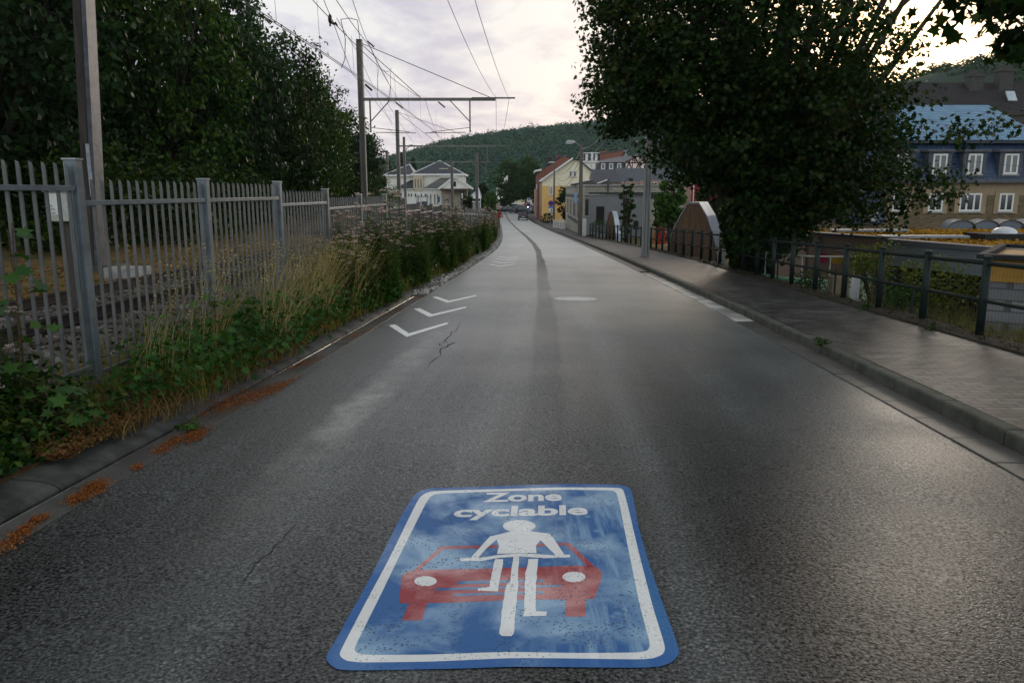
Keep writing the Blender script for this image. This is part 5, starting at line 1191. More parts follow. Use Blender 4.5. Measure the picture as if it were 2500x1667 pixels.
# red brick house behind with chimneys
RB=empty('brick_house',(8,153,-3.5),'taller red brick gabled house with chimneys just beyond the yellow house','house')
Yq=152; mb=MB(); mb.prism([(px_(1312,Yq),Yq,-3.6),(px_(1452,Yq),Yq,-3.6),(px_(1452,Yq),Yq,Zv(430,Yq)),(px_(1385,Yq),Yq,Zv(384,Yq)),(px_(1369,Yq),Yq,Zv(384,Yq)),(px_(1312,Yq),Yq,Zv(424,Yq))],(0,9,0)); mb.build('wall',M_brick,RB)
r_=slab((1306,424),(1370,381),Yq-.2,9.6,.3,RB,M_slate,'roof',0); slab((1383,381),(1455,432),Yq-.2,9.6,.3,RB,M_slate,'roof',0)
slab((1306,420),(1322,417),Yq-.5,9,.35,RB,M_wf,'cornice',0)
for (a,b,t,bt,m_) in ((1357,1365,378,415,M_brick),(1337,1346,383,400,mat('chimney_dark',(.04,.035,.035))),(1383,1392,388,400,MC['chimney_dark'])):
    mb=MB(); mb.box(px_(a,Yq+2),px_(b,Yq+2),Yq+2,Yq+3.2,Zv(bt,Yq)-2,Zv(t,Yq)); c_=mb.build('chimney',m_,RB); mb=MB(); mb.box(px_(a-1.5,Yq+2),px_(b+1.5,Yq+2),Yq+1.9,Yq+3.3,Zv(t,Yq)+.002,Zv(t,Yq)+.25); mb.build('chimney_cap',M_band,c_)
fyl2=Fr((px_(1312,Yq)-.0,Yq,0),(0,1,0),(-1,0,0)); 
for k in range(3):
    for z_ in (-1.2,1.4): window(RB,fyl2,.8+k*2.8,1.9+k*2.8,z_,z_+1.7,0,.12)
part('bay',mat('pink_brick2',(.40,.25,.2),(.3,.18,.14),3,.85),RB,fyl2,(0,9,.0,.35,-3.6,2.2))
# terrace with white dormers
TD=empty('terrace_house',(px_(1450,172),172,-2.8),'tall terrace with white mansard dormers and a red brick party wall','house')
Yt=172; ft=Fr((0,Yt,0),(1,0,0)); part('wall',M_stw,TD,ft,(px_(1422,Yt),px_(1462,Yt),-9,0,-3,Zv(394,Yt))); part('mansard',M_slate,TD,ft,(px_(1424,Yt),px_(1461,Yt),-8.8,-.25,Zv(394,Yt),Zv(374,Yt)))
part('cornice',M_wf,TD,ft,(px_(1421,Yt),px_(1464,Yt),-.3,.3,Zv(397,Yt),Zv(393,Yt)),(px_(1423,Yt),px_(1463,Yt),-.3,.1,Zv(375,Yt),Zv(373,Yt)))
for u in (1431,1444,1454): window(TD,Fr((0,Yt-.1,0),(1,0,0)),px_(u-3,Yt),px_(u+3,Yt),Zv(392,Yt),Zv(377 if u!=1444 else 372,Yt),0,.25,d=.1)
for u in (1431,1443,1455): window(TD,ft,px_(u-3.4,Yt),px_(u+3.4,Yt),Zv(412,Yt),Zv(400,Yt),0,.25)
mb=MB(); mb.prism([(px_(1463,Yt),Yt+.1,-3),(px_(1522,Yt),Yt+.1,-3),(px_(1522,Yt),Yt+.1,Zv(368,Yt)),(px_(1463,Yt),Yt+.1,Zv(377,Yt))],(0,7,0)); mb.build('party_wall',M_brick,TD)
slab((1463,377),(1520,367.5),Yt,7,.3,TD,M_band,'roof_edge',0); part('chimney',M_zinc,TD,ft,(px_(1519,Yt),px_(1531,Yt),-2,-.5,Zv(385,Yt),Zv(366,Yt))); part('chimney',M_brick,TD,ft,(px_(1466,Yt),px_(1486,Yt),-4,-3,Zv(378,Yt),Zv(367,Yt)))
# half-timbered house
HT=empty('half_timbered_house',(px_(1530,150),150,-3),'half-timbered white gable with slate roof and three white framed windows','house')
Yh=150; fh=Fr((0,Yh,0),(1,0,0)); part('wall',M_slate,HT,fh,(px_(1464,Yh),px_(1525,Yh),-8,0,-3,Zv(396,Yh)))
for u in (1471.5,1491,1510.5): window(HT,fh,px_(u-5,Yh),px_(u+5,Yh),Zv(413,Yh),Zv(399,Yh),0,.14)
gbl=[(1524,414),(1576,414),(1576,392),(1558,381),(1525,396)]
mb=MB(); mb.prism([(px_(u,Yh),Yh-.25,Zv(v,Yh)) for u,v in gbl],(0,.4,0)); gw=mb.build('gable_wall',mat('gable_white',(.78,.70,.66),(.70,.63,.6),3,.8),HT)
mb=MB(); T=lambda u,v:(px_(u,Yh),Yh-.27,Zv(v,Yh))
for a,b in (((1525,397),(1576,399)),((1525,397),(1525,414)),((1542,388),(1542,414)),((1558,381),(1558,414)),((1572,390),(1572,414)),((1527,414),(1534,398)),((1541,414),(1534,398)),((1551,414),(1557,399)),((1564,414),(1557,399)),((1548,386),(1557,399)),((1568,388),(1557,399)),((1525,396),(1558,381)),((1558,381),(1577,393)),((1532,398),(1537,391)),((1549,398),(1545,389))): mb.bar(T(*a),T(*b),.12,.22)
mb.build('timber_frame',mat('timber_brown',(.12,.05,.035)),gw)
mb=MB(); mb.add([T(1455,396),T(1526,397),T(1559,379.5),(px_(1520,Yh),Yh+4.5,Zv(380,Yh)),(px_(1459,Yh),Yh+4,Zv(392,Yh)),(px_(1558,Yh),Yh+8,Zv(379.5,Yh))],[(0,1,2,3,4)]); mb.build('roof',mat('slate_sheen',(.10,.10,.11),(.07,.07,.08),2,.4,spec=.5),HT)
slab((1556,379),(1580,396),Yh-.6,9,.3,HT,M_slate,'roof',0); part('wall',M_slate,HT,fh,(px_(1525,Yh),px_(1578,Yh),-8,-.2,-3,Zv(396,Yh)))
# baroque white front far down the street
WF=empty('white_facade',(px_(1222,235),235,-2.5),'tall narrow ornate white facade far down the street','building')
mb=MB(); Yw=235; mb.prism([(px_(u,Yw),Yw,Zv(v,Yw)) for u,v in ((1211,512),(1240,512),(1240,423),(1219,423),(1218,431),(1215,432),(1215,440),(1212,442),(1211,455))],(0,8,0)); mb.build('wall',M_stw,WF)
for u,v in ((1217,447),(1225,447),(1217,462),(1225,462)): window(WF,Fr((0,Yw,0),(1,0,0)),px_(u-1.5,Yw),px_(u+1.5,Yw),Zv(v+5,Yw),Zv(v-4,Yw),0,.1)
for i,(ua,ub,vt,m_,lab) in enumerate(((1236,1262,490,M_stw,'white low house front behind the parked cars'),(1262,1300,486,M_cream2,'cream house front under the trees at the street end'),(1205,1236,492,M_pinkb,'pinkish house front at the left end of the square'))):
    e=empty('house_front',(px_(ua,215),215,-2.6),lab,'house'); f_=Fr((0,215,0),(1,0,0)); part('wall',m_,e,f_,(px_(ua,215),px_(ub,215),-6,0,-3,Zv(vt,215))); part('roof',M_slate,e,f_,(px_(ua,215)-.2,px_(ub,215)+.2,-6.2,.3,Zv(vt,215),Zv(vt,215)+.5))
    for k in range(3): u=ua+5+k*9; window(e,f_,px_(u,215),px_(u+4,215),Zv(505,215),Zv(497,215),0,.15)
# ---------- station
YS_=150; ST=empty('station_building',(px_(1040,YS_),YS_,-1.6),'white railway station with two pyramid slate roofs and arcaded ground floor','building')
fS=Fr((0,YS_,0),(1,0,0)); X_=lambda u:px_(u,YS_); Z_=lambda v:Zv(v,YS_)
part('wall',M_stw,ST,fS,(X_(941),X_(1010),-10,-1.5,-4,Z_(426)))
part('wall',M_stw,ST,fS,(X_(1010),X_(1130.5),-10,-1.,-4,Z_(424)))
M_ridge=mat('ridge_white',(.55,.56,.58))
def pyr(ua,ub,ve,up,vp,yo,dpt):
    a,b=X_(ua),X_(ub); c=X_(up); z0=Z_(ve); z1=Z_(vp); y0=YS_+yo; y1=y0+dpt; ym=(y0+y1)/2
    P=[(a,y0,z0),(b,y0,z0),(b,y1,z0),(a,y1,z0),(c,ym,z1)]
    r=MB().add(P,[(0,1,4),(1,2,4),(2,3,4),(3,0,4)]).build('roof',M_slate,ST)
    mb=MB(); mb.bar(P[0],P[4],.25,.2); mb.bar(P[1],P[4],.25,.2); mb.build('ridge_tiles',M_ridge,r)
    part('eaves',M_wf,ST,fS,(a-.3,b+.3,-dpt-yo-.2,-yo+.3,z0-.35,z0-.02))
pyr(938,1012,426,992,399,1.2,9); pyr(1006,1132,424,1068,390,.7,10)
part('chimney',mat('chim_cream',(.5,.42,.32)),ST,fS,(X_(1070),X_(1092),-4,-2.4,Z_(424),Z_(410))); part('chimney',M_brick,ST,fS,(X_(995),X_(1001.5),-5,-4,Z_(424),Z_(409)))
# tower-like bay
part('bay',mat('bay_cream',(.50,.44,.33),(.44,.37,.27),.8,.85),ST,fS,(X_(1009),X_(1033),-1,.1,Z_(467),Z_(424)-.4))
mb=MB()
for u in (1014,1021,1028): fb_(mb,fS,X_(u-.7),X_(u+.7),.1,.13,Z_(459),Z_(438))
mb.build('slit_window',M_glass,ST)
part('ground_floor_wall',M_stw,ST,fS,(X_(966),X_(1009),-1.5,.0,-4,Z_(463)),(X_(1009),X_(1033),-1.5,.0,-4,Z_(467)-.02),(X_(1033),X_(1077),-1.2,.0,-4,Z_(463)))
part('eaves_band',M_wf,ST,fS,(X_(963),X_(1009),-.2,.4,Z_(463)+.01,Z_(461)),(X_(1033),X_(1077),-.2,.4,Z_(463)+.01,Z_(461)))
mb=MB(); mb.add([(X_(963),YS_-.4,Z_(461)),(X_(1009),YS_-.4,Z_(461)),(X_(1009),YS_+1.4,Z_(440)),(X_(1000),YS_+1.4,Z_(440))],[(0,1,2,3)]); mb.build('lean_to_roof',M_slate,ST)
mb=MB(); mb.add([(X_(1034),YS_-.4,Z_(460)),(X_(1080),YS_-.4,Z_(460)),(X_(1112),YS_+1,Z_(434)),(X_(1075),YS_+1,Z_(434))],[(0,1,2,3)]); mb.build('wing_roof',mat('slate_stained',(.10,.10,.095),(.2,.19,.17),1,.7,lo=.5,hi=.75),ST)
mb=MB(); mb.prism([(X_(1077),YS_-4,Z_(461)),(X_(1155),YS_-4,Z_(461)),(X_(1114),YS_-4,Z_(433))],(0,5,0)); pg=mb.build('pediment',M_stw,ST)
mb=MB(); mb.bar((X_(1075),YS_-4.1,Z_(462)),(X_(1114),YS_-4.1,Z_(432)),.3,.35); mb.bar((X_(1114),YS_-4.1,Z_(432)),(X_(1158),YS_-4.1,Z_(462)),.3,.35); mb.build('bargeboard',M_wf,pg)
mb=MB(); mb.box(X_(1108),X_(1117),YS_-4.08,YS_-4.02,Z_(456),Z_(444)); mb.build('arched_window',M_glass,pg)
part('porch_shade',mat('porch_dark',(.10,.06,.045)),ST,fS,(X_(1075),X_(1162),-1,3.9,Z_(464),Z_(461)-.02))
part('porch_wall',mat('porch_cream',(.46,.40,.30),(.38,.33,.25),1,.85),ST,fS,(X_(1077),X_(1140),-2,.02,-4,Z_(464)))
def arches(us,vt,vb,w_):
    mb=MB()
    for u in us:
        c=X_(u); zt=Z_(vt); zb=Z_(vb); hw=X_(u+w_)-c
        mb.prism([(c-hw,YS_-.02,zb),(c+hw,YS_-.02,zb),(c+hw,YS_-.02,zt-hw)]+[(c+hw*math.cos(t*PI/6),YS_-.02,zt-hw+hw*math.sin(t*PI/6)) for t in range(1,6)]+[(c-hw,YS_-.02,zt-hw)],(0,-.04,0))
    mb.build('arched_window',M_glass,ST)
arches((979,991,997.5,1004,1014,1020,1028,1038),473,480,1.3); arches((1042,1051,1061,1068),474,500,.9)
mb=MB(); fb_(mb,fS,X_(1068.5),X_(1073),.02,.1,Z_(494),Z_(480)); mb.build('timetable_board',mat('board_blue',(.06,.16,.28)),ST)
# platform furniture
def at(u,v,Y): return W(u,v,Y)
CK=empty('platform_clock',at(1020.7,505,140),'round white platform clock on a pole before the station','clock'); c=at(1020.7,472,140)
MB().tube([at(1020.7,510,140),c],.09,6).build('pole',M_mastl,CK); mb=MB(); mb.tube([(c.x,139.9,c.z),(c.x,140.1,c.z)],.30,16); mb.build('dial',M_wf,CK)
SH=empty('platform_shelter',at(1030,505,136),'small glazed platform shelter below the clock','shelter'); fH=Fr((0,136,0),(1,0,0)); xx=lambda u:px_(u,136); zz=lambda v:Zv(v,136)
part('roof',M_zinc,SH,fH,(xx(1014),xx(1044),-2.2,.2,zz(482),zz(480))); part('post',M_zinc,SH,fH,(xx(1015),xx(1016),0,.1,zz(508),zz(482)),(xx(1026),xx(1027),0,.1,zz(508),zz(482)),(xx(1042),xx(1043),0,.1,zz(508),zz(482))); part('glazing',mat('shelter_glass',(.07,.09,.12),None,2,.15),SH,fH,(xx(1028),xx(1041),-.05,-.02,zz(506),zz(492)))
UM=empty('cafe_parasol',at(1095,507,138),'black parasol with white top panel in front of the station','parasol'); c=at(1096,483,138); r_=px_(1113,138)-px_(1096,138)
vs=[(c.x+r_*math.cos(k*PI/4),138+r_*math.sin(k*PI/4),at(1096,491,138).z) for k in range(8)]+[(c.x,138,at(1096,482,138).z)]
MB().add(vs,[(k,(k+1)%8,8) for k in range(8)]).build('canopy',mat('parasol_black',(.03,.03,.035),(.35,.37,.4),1.2,.6,lo=.55,hi=.6),UM); MB().tube([at(1096,510,138),(c.x,138,c.z)],.06,6).build('pole',M_wf,UM)
def signal(u,Y,vt,vb,lab):
    e=empty('railway_signal',at(u,515,Y),lab,'signal','railway signals by the station'); a=at(u,vt,Y); b=at(u,vb,Y); w_=px_(u+4.5,Y)-px_(u,Y)
    MB().tube([at(u,518,Y),(a.x,Y,a.z)],.09,6).build('post',M_mastl,e); mb=MB(); mb.box(a.x-w_,a.x+w_,Y-.25,Y-.1,b.z,a.z); h_=mb.build('signal_head',mat('signal_black',(.015,.018,.022)),e)
    for k in range(3):
        z=a.z+(b.z-a.z)*(.3+.22*k); mb=MB(); mb.tube([(a.x+.0,Y-.32,z),(a.x,Y-.26,z)],.13,8); mb.build('lens',M_wf,h_)
signal(961.5,118,471,491,'railway signal with three lenses left of the station arcade'); signal(1128.5,118,468,488,'railway signal with three lenses right of the station parasol')
TT=empty('white_marquee',(at(1160,490,146)),'pointed white marquee tent right of the station','tent'); c=at(1167,458,146); 
MB().add([at(1142,485,146),at(1174,485,146),at(1177,478,150),at(1150,476,154),(c.x,149,c.z)],[(0,1,4),(1,2,4),(2,3,4),(3,0,4)]).build('canopy',mat('tent_white',(.72,.72,.73),(.62,.63,.66),1,.6),TT); mb=MB()
for u in (1143,1173): mb.tube([at(u,508,146),at(u,484,146)],.08,5)
mb.build('pole',M_wf,TT)
e=bush('clipped_hedge','black-green clipped hedge block beside the station',(px_(1140,132),132,at(1140,500,132).z),(1.0,.9,1.7),4200,.2,LMdark,seed=70,lumps=26)
CBX=empty('signal_cabinet',at(1161,520,118),'pale grey cabinet with white lid at the foot of the far mast','cabinet'); fq=Fr((0,118,0),(1,0,0)); part('body',mat('cabinet_grey',(.34,.35,.35)),CBX,fq,(px_(1154,118),px_(1170,118),-.6,0,-2.6,Zv(494,118))); part('lid',M_wf,CBX,fq,(px_(1152.5,118),px_(1171.5,118),-.7,.1,Zv(494,118)+.002,Zv(491.5,118)))
# small round red and white warning disc on a post
WS=empty('warning_sign',at(1055,515,100),'small red ringed white warning sign on a post behind the fence','sign'); a=at(1055,506,100); b=at(1055,523,100)
MB().tube([b,(a.x,100.05,a.z)],.03,5).build('post',M_mastl,WS); mb=MB(); mb.tube([(a.x,99.98,a.z),(a.x,100,a.z)],.28,14); d_=mb.build('disc',mat('sign_red2',(.5,.03,.03)),WS); mb=MB(); mb.tube([(a.x,99.96,a.z),(a.x,99.975,a.z)],.20,14); mb.build('disc_face',M_wf,d_)

# ================================================================== STREET FURNITURE
def concrete_pole(u,vb,wd,h,label,m,taper=.75,box=True,cat='utility pole',name='utility_pole'):
    b=G(u,vb,.12); e=empty(name,(b.x,b.y,b.z),label,cat); w0=wd/2
    mb=MB(); w1=w0*taper; q=[(-1,-1),(1,-1),(1,1),(-1,1)]
    vs=[(b.x+x*w0,b.y+y*w0,b.z-.1) for x,y in q]+[(b.x+x*w1,b.y+y*w1,b.z+h) for x,y in q]
    mb.add(vs,[(0,1,2,3),(7,6,5,4),(0,4,5,1),(1,5,6,2),(2,6,7,3),(3,7,4,0)]); mb.build('pole',m,e,bev=.02)
    if box:
        mb=MB(); 
        for s_ in (-.45,.45): mb.add([(b.x+s_*w0*1.0-.01,b.y-w0-.004,b.z+.1),(b.x+s_*w0+.01,b.y-w0-.004,b.z+.1),(b.x+s_*w1+.01,b.y-w1-.006,b.z+h-.1),(b.x+s_*w1-.01,b.y-w1-.006,b.z+h-.1)],[(0,1,2,3)])
        mb.build('groove',M_band,e)
    return e,b
M_pole=mat('pole_concrete',(.34,.345,.33),(.22,.22,.205),3,.8,.003,50,aniso=(3,3,.25))
e,bp_=concrete_pole(1575,625,.30,7.6,'thick pale square concrete pole on the pavement reaching into the maple',M_pole)
M_wpole=mat('pole_brown',(.14,.12,.10),(.085,.07,.06),4,.85,.003,40,aniso=(3,3,.2))
e,b=concrete_pole(1416,575,.42,7.75,'concrete street lamp pole in front of the block building with cables to both sides',M_wpole,.55,False,'street lamp','street_lamp')
h=Vector((b.x,b.y,b.z+7.5)); hd=W(1393,347,b.y); mb=MB(); mb.tube([h,(hd.x+.5,b.y,hd.z-.05),hd],.04,6); mb.build('arm',M_zinc,e)
mb=MB(); mb.prism([(hd.x-.45,b.y-.15,hd.z-.08),(hd.x+.35,b.y-.15,hd.z-.12),(hd.x+.4,b.y-.15,hd.z+.08),(hd.x+.1,b.y-.15,hd.z+.16),(hd.x-.3,b.y-.15,hd.z+.14)],(0,.35,0)); l_=mb.build('lamp_head',mat('lamp_grey',(.42,.43,.42)),e,bev=.03); mb=MB(); mb.box(hd.x-.38,hd.x+.15,b.y-.1,b.y+.15,hd.z-.17,hd.z-.10); mb.build('lens',mat('lamp_lens',(.5,.5,.48),None,3,.15),l_)
p1_=h
e,b2=concrete_pole(1352,546,.36,9.,'second street lamp pole further down beside the yellow house',M_wpole,.55,False,'street lamp','street_lamp')
hd=W(1347,397,b2.y); mb=MB(); mb.tube([(b2.x,b2.y,b2.z+8.9),hd],.05,5); mb.build('arm',M_zinc,e); mb=MB(); mb.blob(hd,(.55,.25,.16),3,8,5,.03); mb.build('lamp_head',MC['lamp_grey'],e)
M_cab=mat('cable_pale',(.50,.50,.50),None,5,.5); M_cabd=mat('cable_dark',(.06,.06,.06),None,5,.5)
h2=Vector((b2.x,b2.y,b2.z+8.3)); BP=Vector((bp_.x,bp_.y,bp_.z+7.4))
for i,(dz,r_,m_,lab) in enumerate(((-.2,.034,M_cab,'thick pale cable between the two lamp poles'),(-.9,.02,M_cabd,'thin dark cable between the two lamp poles'),(-1.4,.02,M_cabd,'lower thin dark cable between the two lamp poles'))):
    wire([p1_+Vector((0,0,dz)),h2+Vector((0,0,dz*.8))],r_,lab,sag=1.3+.2*i,name='street_cable',m=m_,cat='cable')
for i,(dz,r_,m_) in enumerate(((-.15,.030,M_cab),(-1.0,.02,M_cab),(-1.35,.02,M_cabd))):
    wire([p1_+Vector((0,0,dz)),BP+Vector((0,0,.4-i*.3))],r_*.8,['upper pale','middle pale','lower dark'][i]+' cable rising from the lamp pole into the maple',sag=.9,name='street_cable',m=m_,cat='cable')
wire([h2+Vector((0,0,-.3)),(px_(1318,150),150,4.2)],.03,'pale service cable from the second lamp pole to the brick house',sag=.4,name='street_cable',m=M_cab,cat='cable')
wire([h2+Vector((0,0,-.6)),(px_(1391,YY),YY-.1,Zv(410,YY))],.025,'dark service cable from the second lamp pole to the yellow gable',sag=.6,name='street_cable',m=M_cabd,cat='cable')
wire([(34,38,2.4),W(2215,372,49.5)],.010,'thin slack cable crossing the stone building mansard',sag=.3,name='street_cable',m=M_cabd,cat='cable')
# no parking sign
b=G(1344,554,.12); NP=empty('no_parking_sign',b,'round blue and red no parking sign with small blue plate on a post','traffic sign'); c=W(1345,496.7,b.y)
MB().tube([b,(c.x,b.y,c.z+.3)],.035,6).build('post',M_zinc,NP)
def disc(c,r,y,m,nm,par,n=24,t=.012): return MB().prism([(c.x+r*math.cos(2*PI*k/n),y,c.z+r*math.sin(2*PI*k/n)) for k in range(n)],(0,t,0)).build(nm,m,par)
M_tr=mat('traffic_red',(.42,.015,.03),None,4,.4); M_tb=mat('traffic_blue',(.02,.05,.35),None,4,.4); M_lb=mat('plate_blue',(.04,.18,.5),None,4,.4)
d_=disc(c,.37,b.y-.06,M_tr,'sign_face',NP); disc(c,.29,b.y-.066,M_tb,'blue_disc',d_,t=.005); MB().bar((c.x-.24,b.y-.07,c.z+.24),(c.x+.24,b.y-.07,c.z-.24),.006,.085,up=(0,1,0)).build('slash',M_tr,d_)
q=W(1345,506,b.y); mb=MB(); mb.box(q.x-.35,q.x+.35,b.y-.06,b.y-.05,q.z-.12,q.z+.12); mb.build('sub_plate',M_lb,NP); q=W(1343,512,b.y); mb=MB(); mb.box(q.x-.2,q.x+.16,b.y-.06,b.y-.05,q.z-.22,q.z+.2); mb.build('sub_plate',M_wf,NP)
# parking sign
b=G(1290,536,.12); PS=empty('parking_sign',b,'blue and white P parking sign over a blue arrow plate by the black car','traffic sign'); MB().tube([b,W(1290.5,484,b.y)],.04,6).build('post',M_zinc,PS)
c=W(1290.5,489,b.y); mb=MB(); mb.box(c.x-.28,c.x+.28,b.y-.06,b.y-.05,c.z-.42,c.z+.4); d_=mb.build('sign_face',M_wf,PS); mb=MB(); mb.box(c.x-.17,c.x+.15,b.y-.064,b.y-.061,c.z-.05,c.z+.34); mb.build('blue_square',M_tb,d_); wall_text('P',c.x-.02,b.y-.068,c.z+.03,.24,d_,M_wf,cx=True)
c=W(1290,499,b.y); mb=MB(); mb.box(c.x-.26,c.x+.26,b.y-.06,b.y-.05,c.z-.4,c.z+.36); d_=mb.build('sub_plate',M_tb,PS); MB().bar((c.x,b.y-.066,c.z-.3),(c.x,b.y-.066,c.z+.25),.06,.01).build('arrow',M_tr,d_)
e=empty('no_entry_sign',W(1285,520,170),'red and white no entry sign beyond the parking sign','traffic sign'); c=W(1285,498,170); disc(c,.36,169.9,M_tr,'sign_face',e); mb=MB(); mb.box(c.x-.26,c.x+.26,169.88,169.895,c.z-.06,c.z+.06); mb.build('white_bar',M_wf,e); MB().tube([W(1285,522,170),c],.04,5).build('post',M_zinc,e)
# white garden gate / lattice rails by the block wall
def lattice(x0,y0,x1,y1,z,h,lab,n=5):
    e=empty('lattice_fence',(x0,y0,z),lab,'fence','white lattice fences'); A=Vector((x0,y0,z));B=Vector((x1,y1,z)); mb=MB()
    for k in range(n): zz=h*(k+.5)/n; mb.bar(A+Vector((0,0,zz)),B+Vector((0,0,zz)),.05,.09)
    mb.build('rail',M_wf,e); mb=MB()
    for k in range(4): q=A.lerp(B,k/3); mb.bar(q,q+Vector((0,0,h)),.1)
    mb.build('post',M_wf,e)
a=G(1352,552,.1);b=G(1366,553,.1); lattice(px_(1352,103),103,px_(1366,99),99,gz(101),1.15,'left white lattice fence beside the block wall'); lattice(px_(1368,98),98,px_(1380,94),94,gz(96),1.25,'right white lattice fence touching the block wall')
lattice(px_(1425,68),68,px_(1431.5,68),68,gz(68)+.1,1.5,'short white ladder-like rail at the corner of the grey building',4)
# red box and bollard at the end of the fence
b=G(1221,532); e=empty('red_box',b,'small red grit box beside the end of the verge','box'); mb=MB(); mb.prism([(b.x-.45,b.y,b.z),(b.x+.2,b.y,b.z),(b.x+.2,b.y,b.z+1.2),(b.x-.2,b.y,b.z+1.3),(b.x-.45,b.y,b.z+1.05)],(0,.6,0)); mb.build('body',mat('box_red',(.42,.05,.02)),e,bev=.03); mb=MB(); mb.box(b.x-.5,b.x+.25,b.y-.03,b.y+.65,b.z+.82,b.z+.9); mb.build('lid_rim',M_tr,e)
b=G(1226,531); mb=MB(); mb.tube([b,b+Vector((0,0,.85)),b+Vector((0,0,.92))],[.09,.08,.03],8); single(mb,'bollard',M_blk,'thin black bollard right of the red box','bollard')

# ================================================================== CARS
def car(label,loc,rot,paint,group='cars parked at the street end',kind='hatch',L_=3.9,Wd=1.72,H=1.48):
    e=empty('parked_car',(0,0,0),label,'car',group); hw=Wd/2
    st=[(-L_/2,.45,.80,.80),(-L_/2+.12,.30,.98,.86),(-L_/2+.5,.24,1.0,.93),(0,.22,.98,1.),(L_/2-.9,.24,.92,.97),(L_/2-.2,.30,.74,.86),(L_/2,.42,.62,.70)]
    def loft(stn,m,nm,par):
        vs=[];fs=[]
        for y,z0,z1,wf in stn:
            w_=hw*wf; zz=z1-z0; vs+=[(-w_*.9,y,z0),(w_*.9,y,z0),(w_,y,z0+zz*.25),(w_,y,z0+zz*.7),(w_*.88,y,z1),(-w_*.88,y,z1),(-w_,y,z0+zz*.7),(-w_,y,z0+zz*.25)]
        n=8
        for i in range(len(stn)-1):
            for k in range(n): fs.append((i*n+k,(i+1)*n+k,(i+1)*n+(k+1)%n,i*n+(k+1)%n))
        fs+=[tuple(range(n)),tuple(range(len(vs)-1,len(vs)-n-1,-1))]; return MB().add(vs,fs).build(nm,m,par,smooth=False,bev=.03)
    pm=mat('paint_%s'%paint[0],paint[1],None,2,.25,spec=.6); body=loft(st,pm,'body',e)
    yb,yt0,yt1,yf=(-L_/2+.10,-L_/2+.45,L_/2-1.75,L_/2-1.1)
    cab=MB(); w0=hw*.90;w1=hw*.72; z0=.93;z1=H
    P=[(-w0,yb,z0),(w0,yb,z0),(w0,yf,z0-.03),(-w0,yf,z0-.03),(-w1,yt0,z1),(w1,yt0,z1),(w1,yt1,z1),(-w1,yt1,z1)]
    cab.add(P,[(4,5,6,7),(0,1,5,4),(1,2,6,5),(2,3,7,6),(3,0,4,7)]); cab.build('glasshouse',M_glass,e,bev=.04)
    rf=MB(); rf.box(-w1-.02,w1+.02,yt0-.04,yt1+.04,z1-.03,z1+.025); 
    for s_ in (-1,1):
        for a,b in (((s_*w0,yb,z0),(s_*w1,yt0,z1)),((s_*w0,yf,z0),(s_*w1,yt1,z1)),((s_*w0,(yb+yf)/2,z0),(s_*w1,(yt0+yt1)/2,z1))): rf.bar(Vector(a)+Vector((s_*.01,0,0)),Vector(b)+Vector((s_*.01,0,0)),.07)
    rf.build('roof',pm,e,bev=.01)
    for s_ in (-1,1):
        for y in (-L_/2+.72,L_/2-.78):
            mb=MB(); mb.tube([(s_*(hw-.2),y,.31),(s_*(hw+.005),y,.31)],.31,16); w_=mb.build('wheel',mat('tyre',(.012,.012,.012)),e); mb=MB(); mb.tube([(s_*(hw+.004),y,.31),(s_*(hw+.012),y,.31)],.19,12); mb.build('rim',M_zinc,w_)
        mb=MB(); mb.box(s_*hw*.70-.14,s_*hw*.70+.14,-L_/2+.02,-L_/2+.14,.72,.92); mb.build('taillight',mat('tail_red',(.3,.01,.01),None,3,.2),e)
        mb=MB(); mb.box(s_*hw*.55-.16,s_*hw*.55+.16,L_/2-.16,L_/2-.03,.56,.68); mb.build('headlight',mat('head_clear',(.6,.6,.6),None,3,.15),e)
        mb=MB(); mb.box(s_*(hw+.08)-.09,s_*(hw+.08)+.09,L_/2-1.45,L_/2-1.3,.92,1.04); mb.build('mirror',pm,e,bev=.02)
    mb=MB(); mb.box(-.26,.26,-L_/2-.005,-L_/2+.01,.60,.71); mb.build('number_plate',M_wf,e)
    mb=MB(); mb.box(-hw*.86,hw*.86,-L_/2-.01,-L_/2+.2,.25,.36); mb.build('bumper',M_wf if kind=='lead' else M_blk,e)
    e.location=loc; e.rotation_euler=(0,0,rot); return e
cY=145; car('black hatchback with pale roof edge driving away in the right lane',(W(1276.5,532,cY).x,cY,gz(cY)),R(1.5),('black',(.012,.012,.014)),None,'lead')
bpy.context.view_layer.update()
for u,Y,rot,pt,lab in ((1234,176,R(84),('navy',(.015,.02,.03)),'dark blue car side-on at the left of the square'),(1272,174,R(75),('charcoal',(.02,.022,.026)),'charcoal car just behind the moving hatchback'),(1262,186,R(70),('darkgrey',(.035,.037,.04)),'dark grey car behind the charcoal one'),(1280,196,R(60),('white',(.6,.6,.6)),'white car farthest back under the trees'),(1250,198,R(80),('silver',(.35,.37,.38)),'silver car between the dark cars at the back'),(1298,172,R(20),('bluegrey',(.05,.10,.15)),'blue grey car parked to the right behind the parking sign')):
    car(lab,(W(u,500,Y).x,Y,gz(Y)+.02),rot,pt)
VN=empty('box_van',(px_(1299,186),186,gz(186)),'teal blue box trailer behind the blue grey car','van'); fv=Fr((0,186,0),(1,0,0)); part('cargo_box',mat('van_teal',(.06,.14,.17)),VN,fv,(px_(1291,186),px_(1308,186),-3,0,gz(186)+.5,Zv(502,186)),bev=.05); part('chassis',M_blk,VN,fv,(px_(1292,186),px_(1307,186),-2.8,-.1,gz(186)+.15,gz(186)+.49))

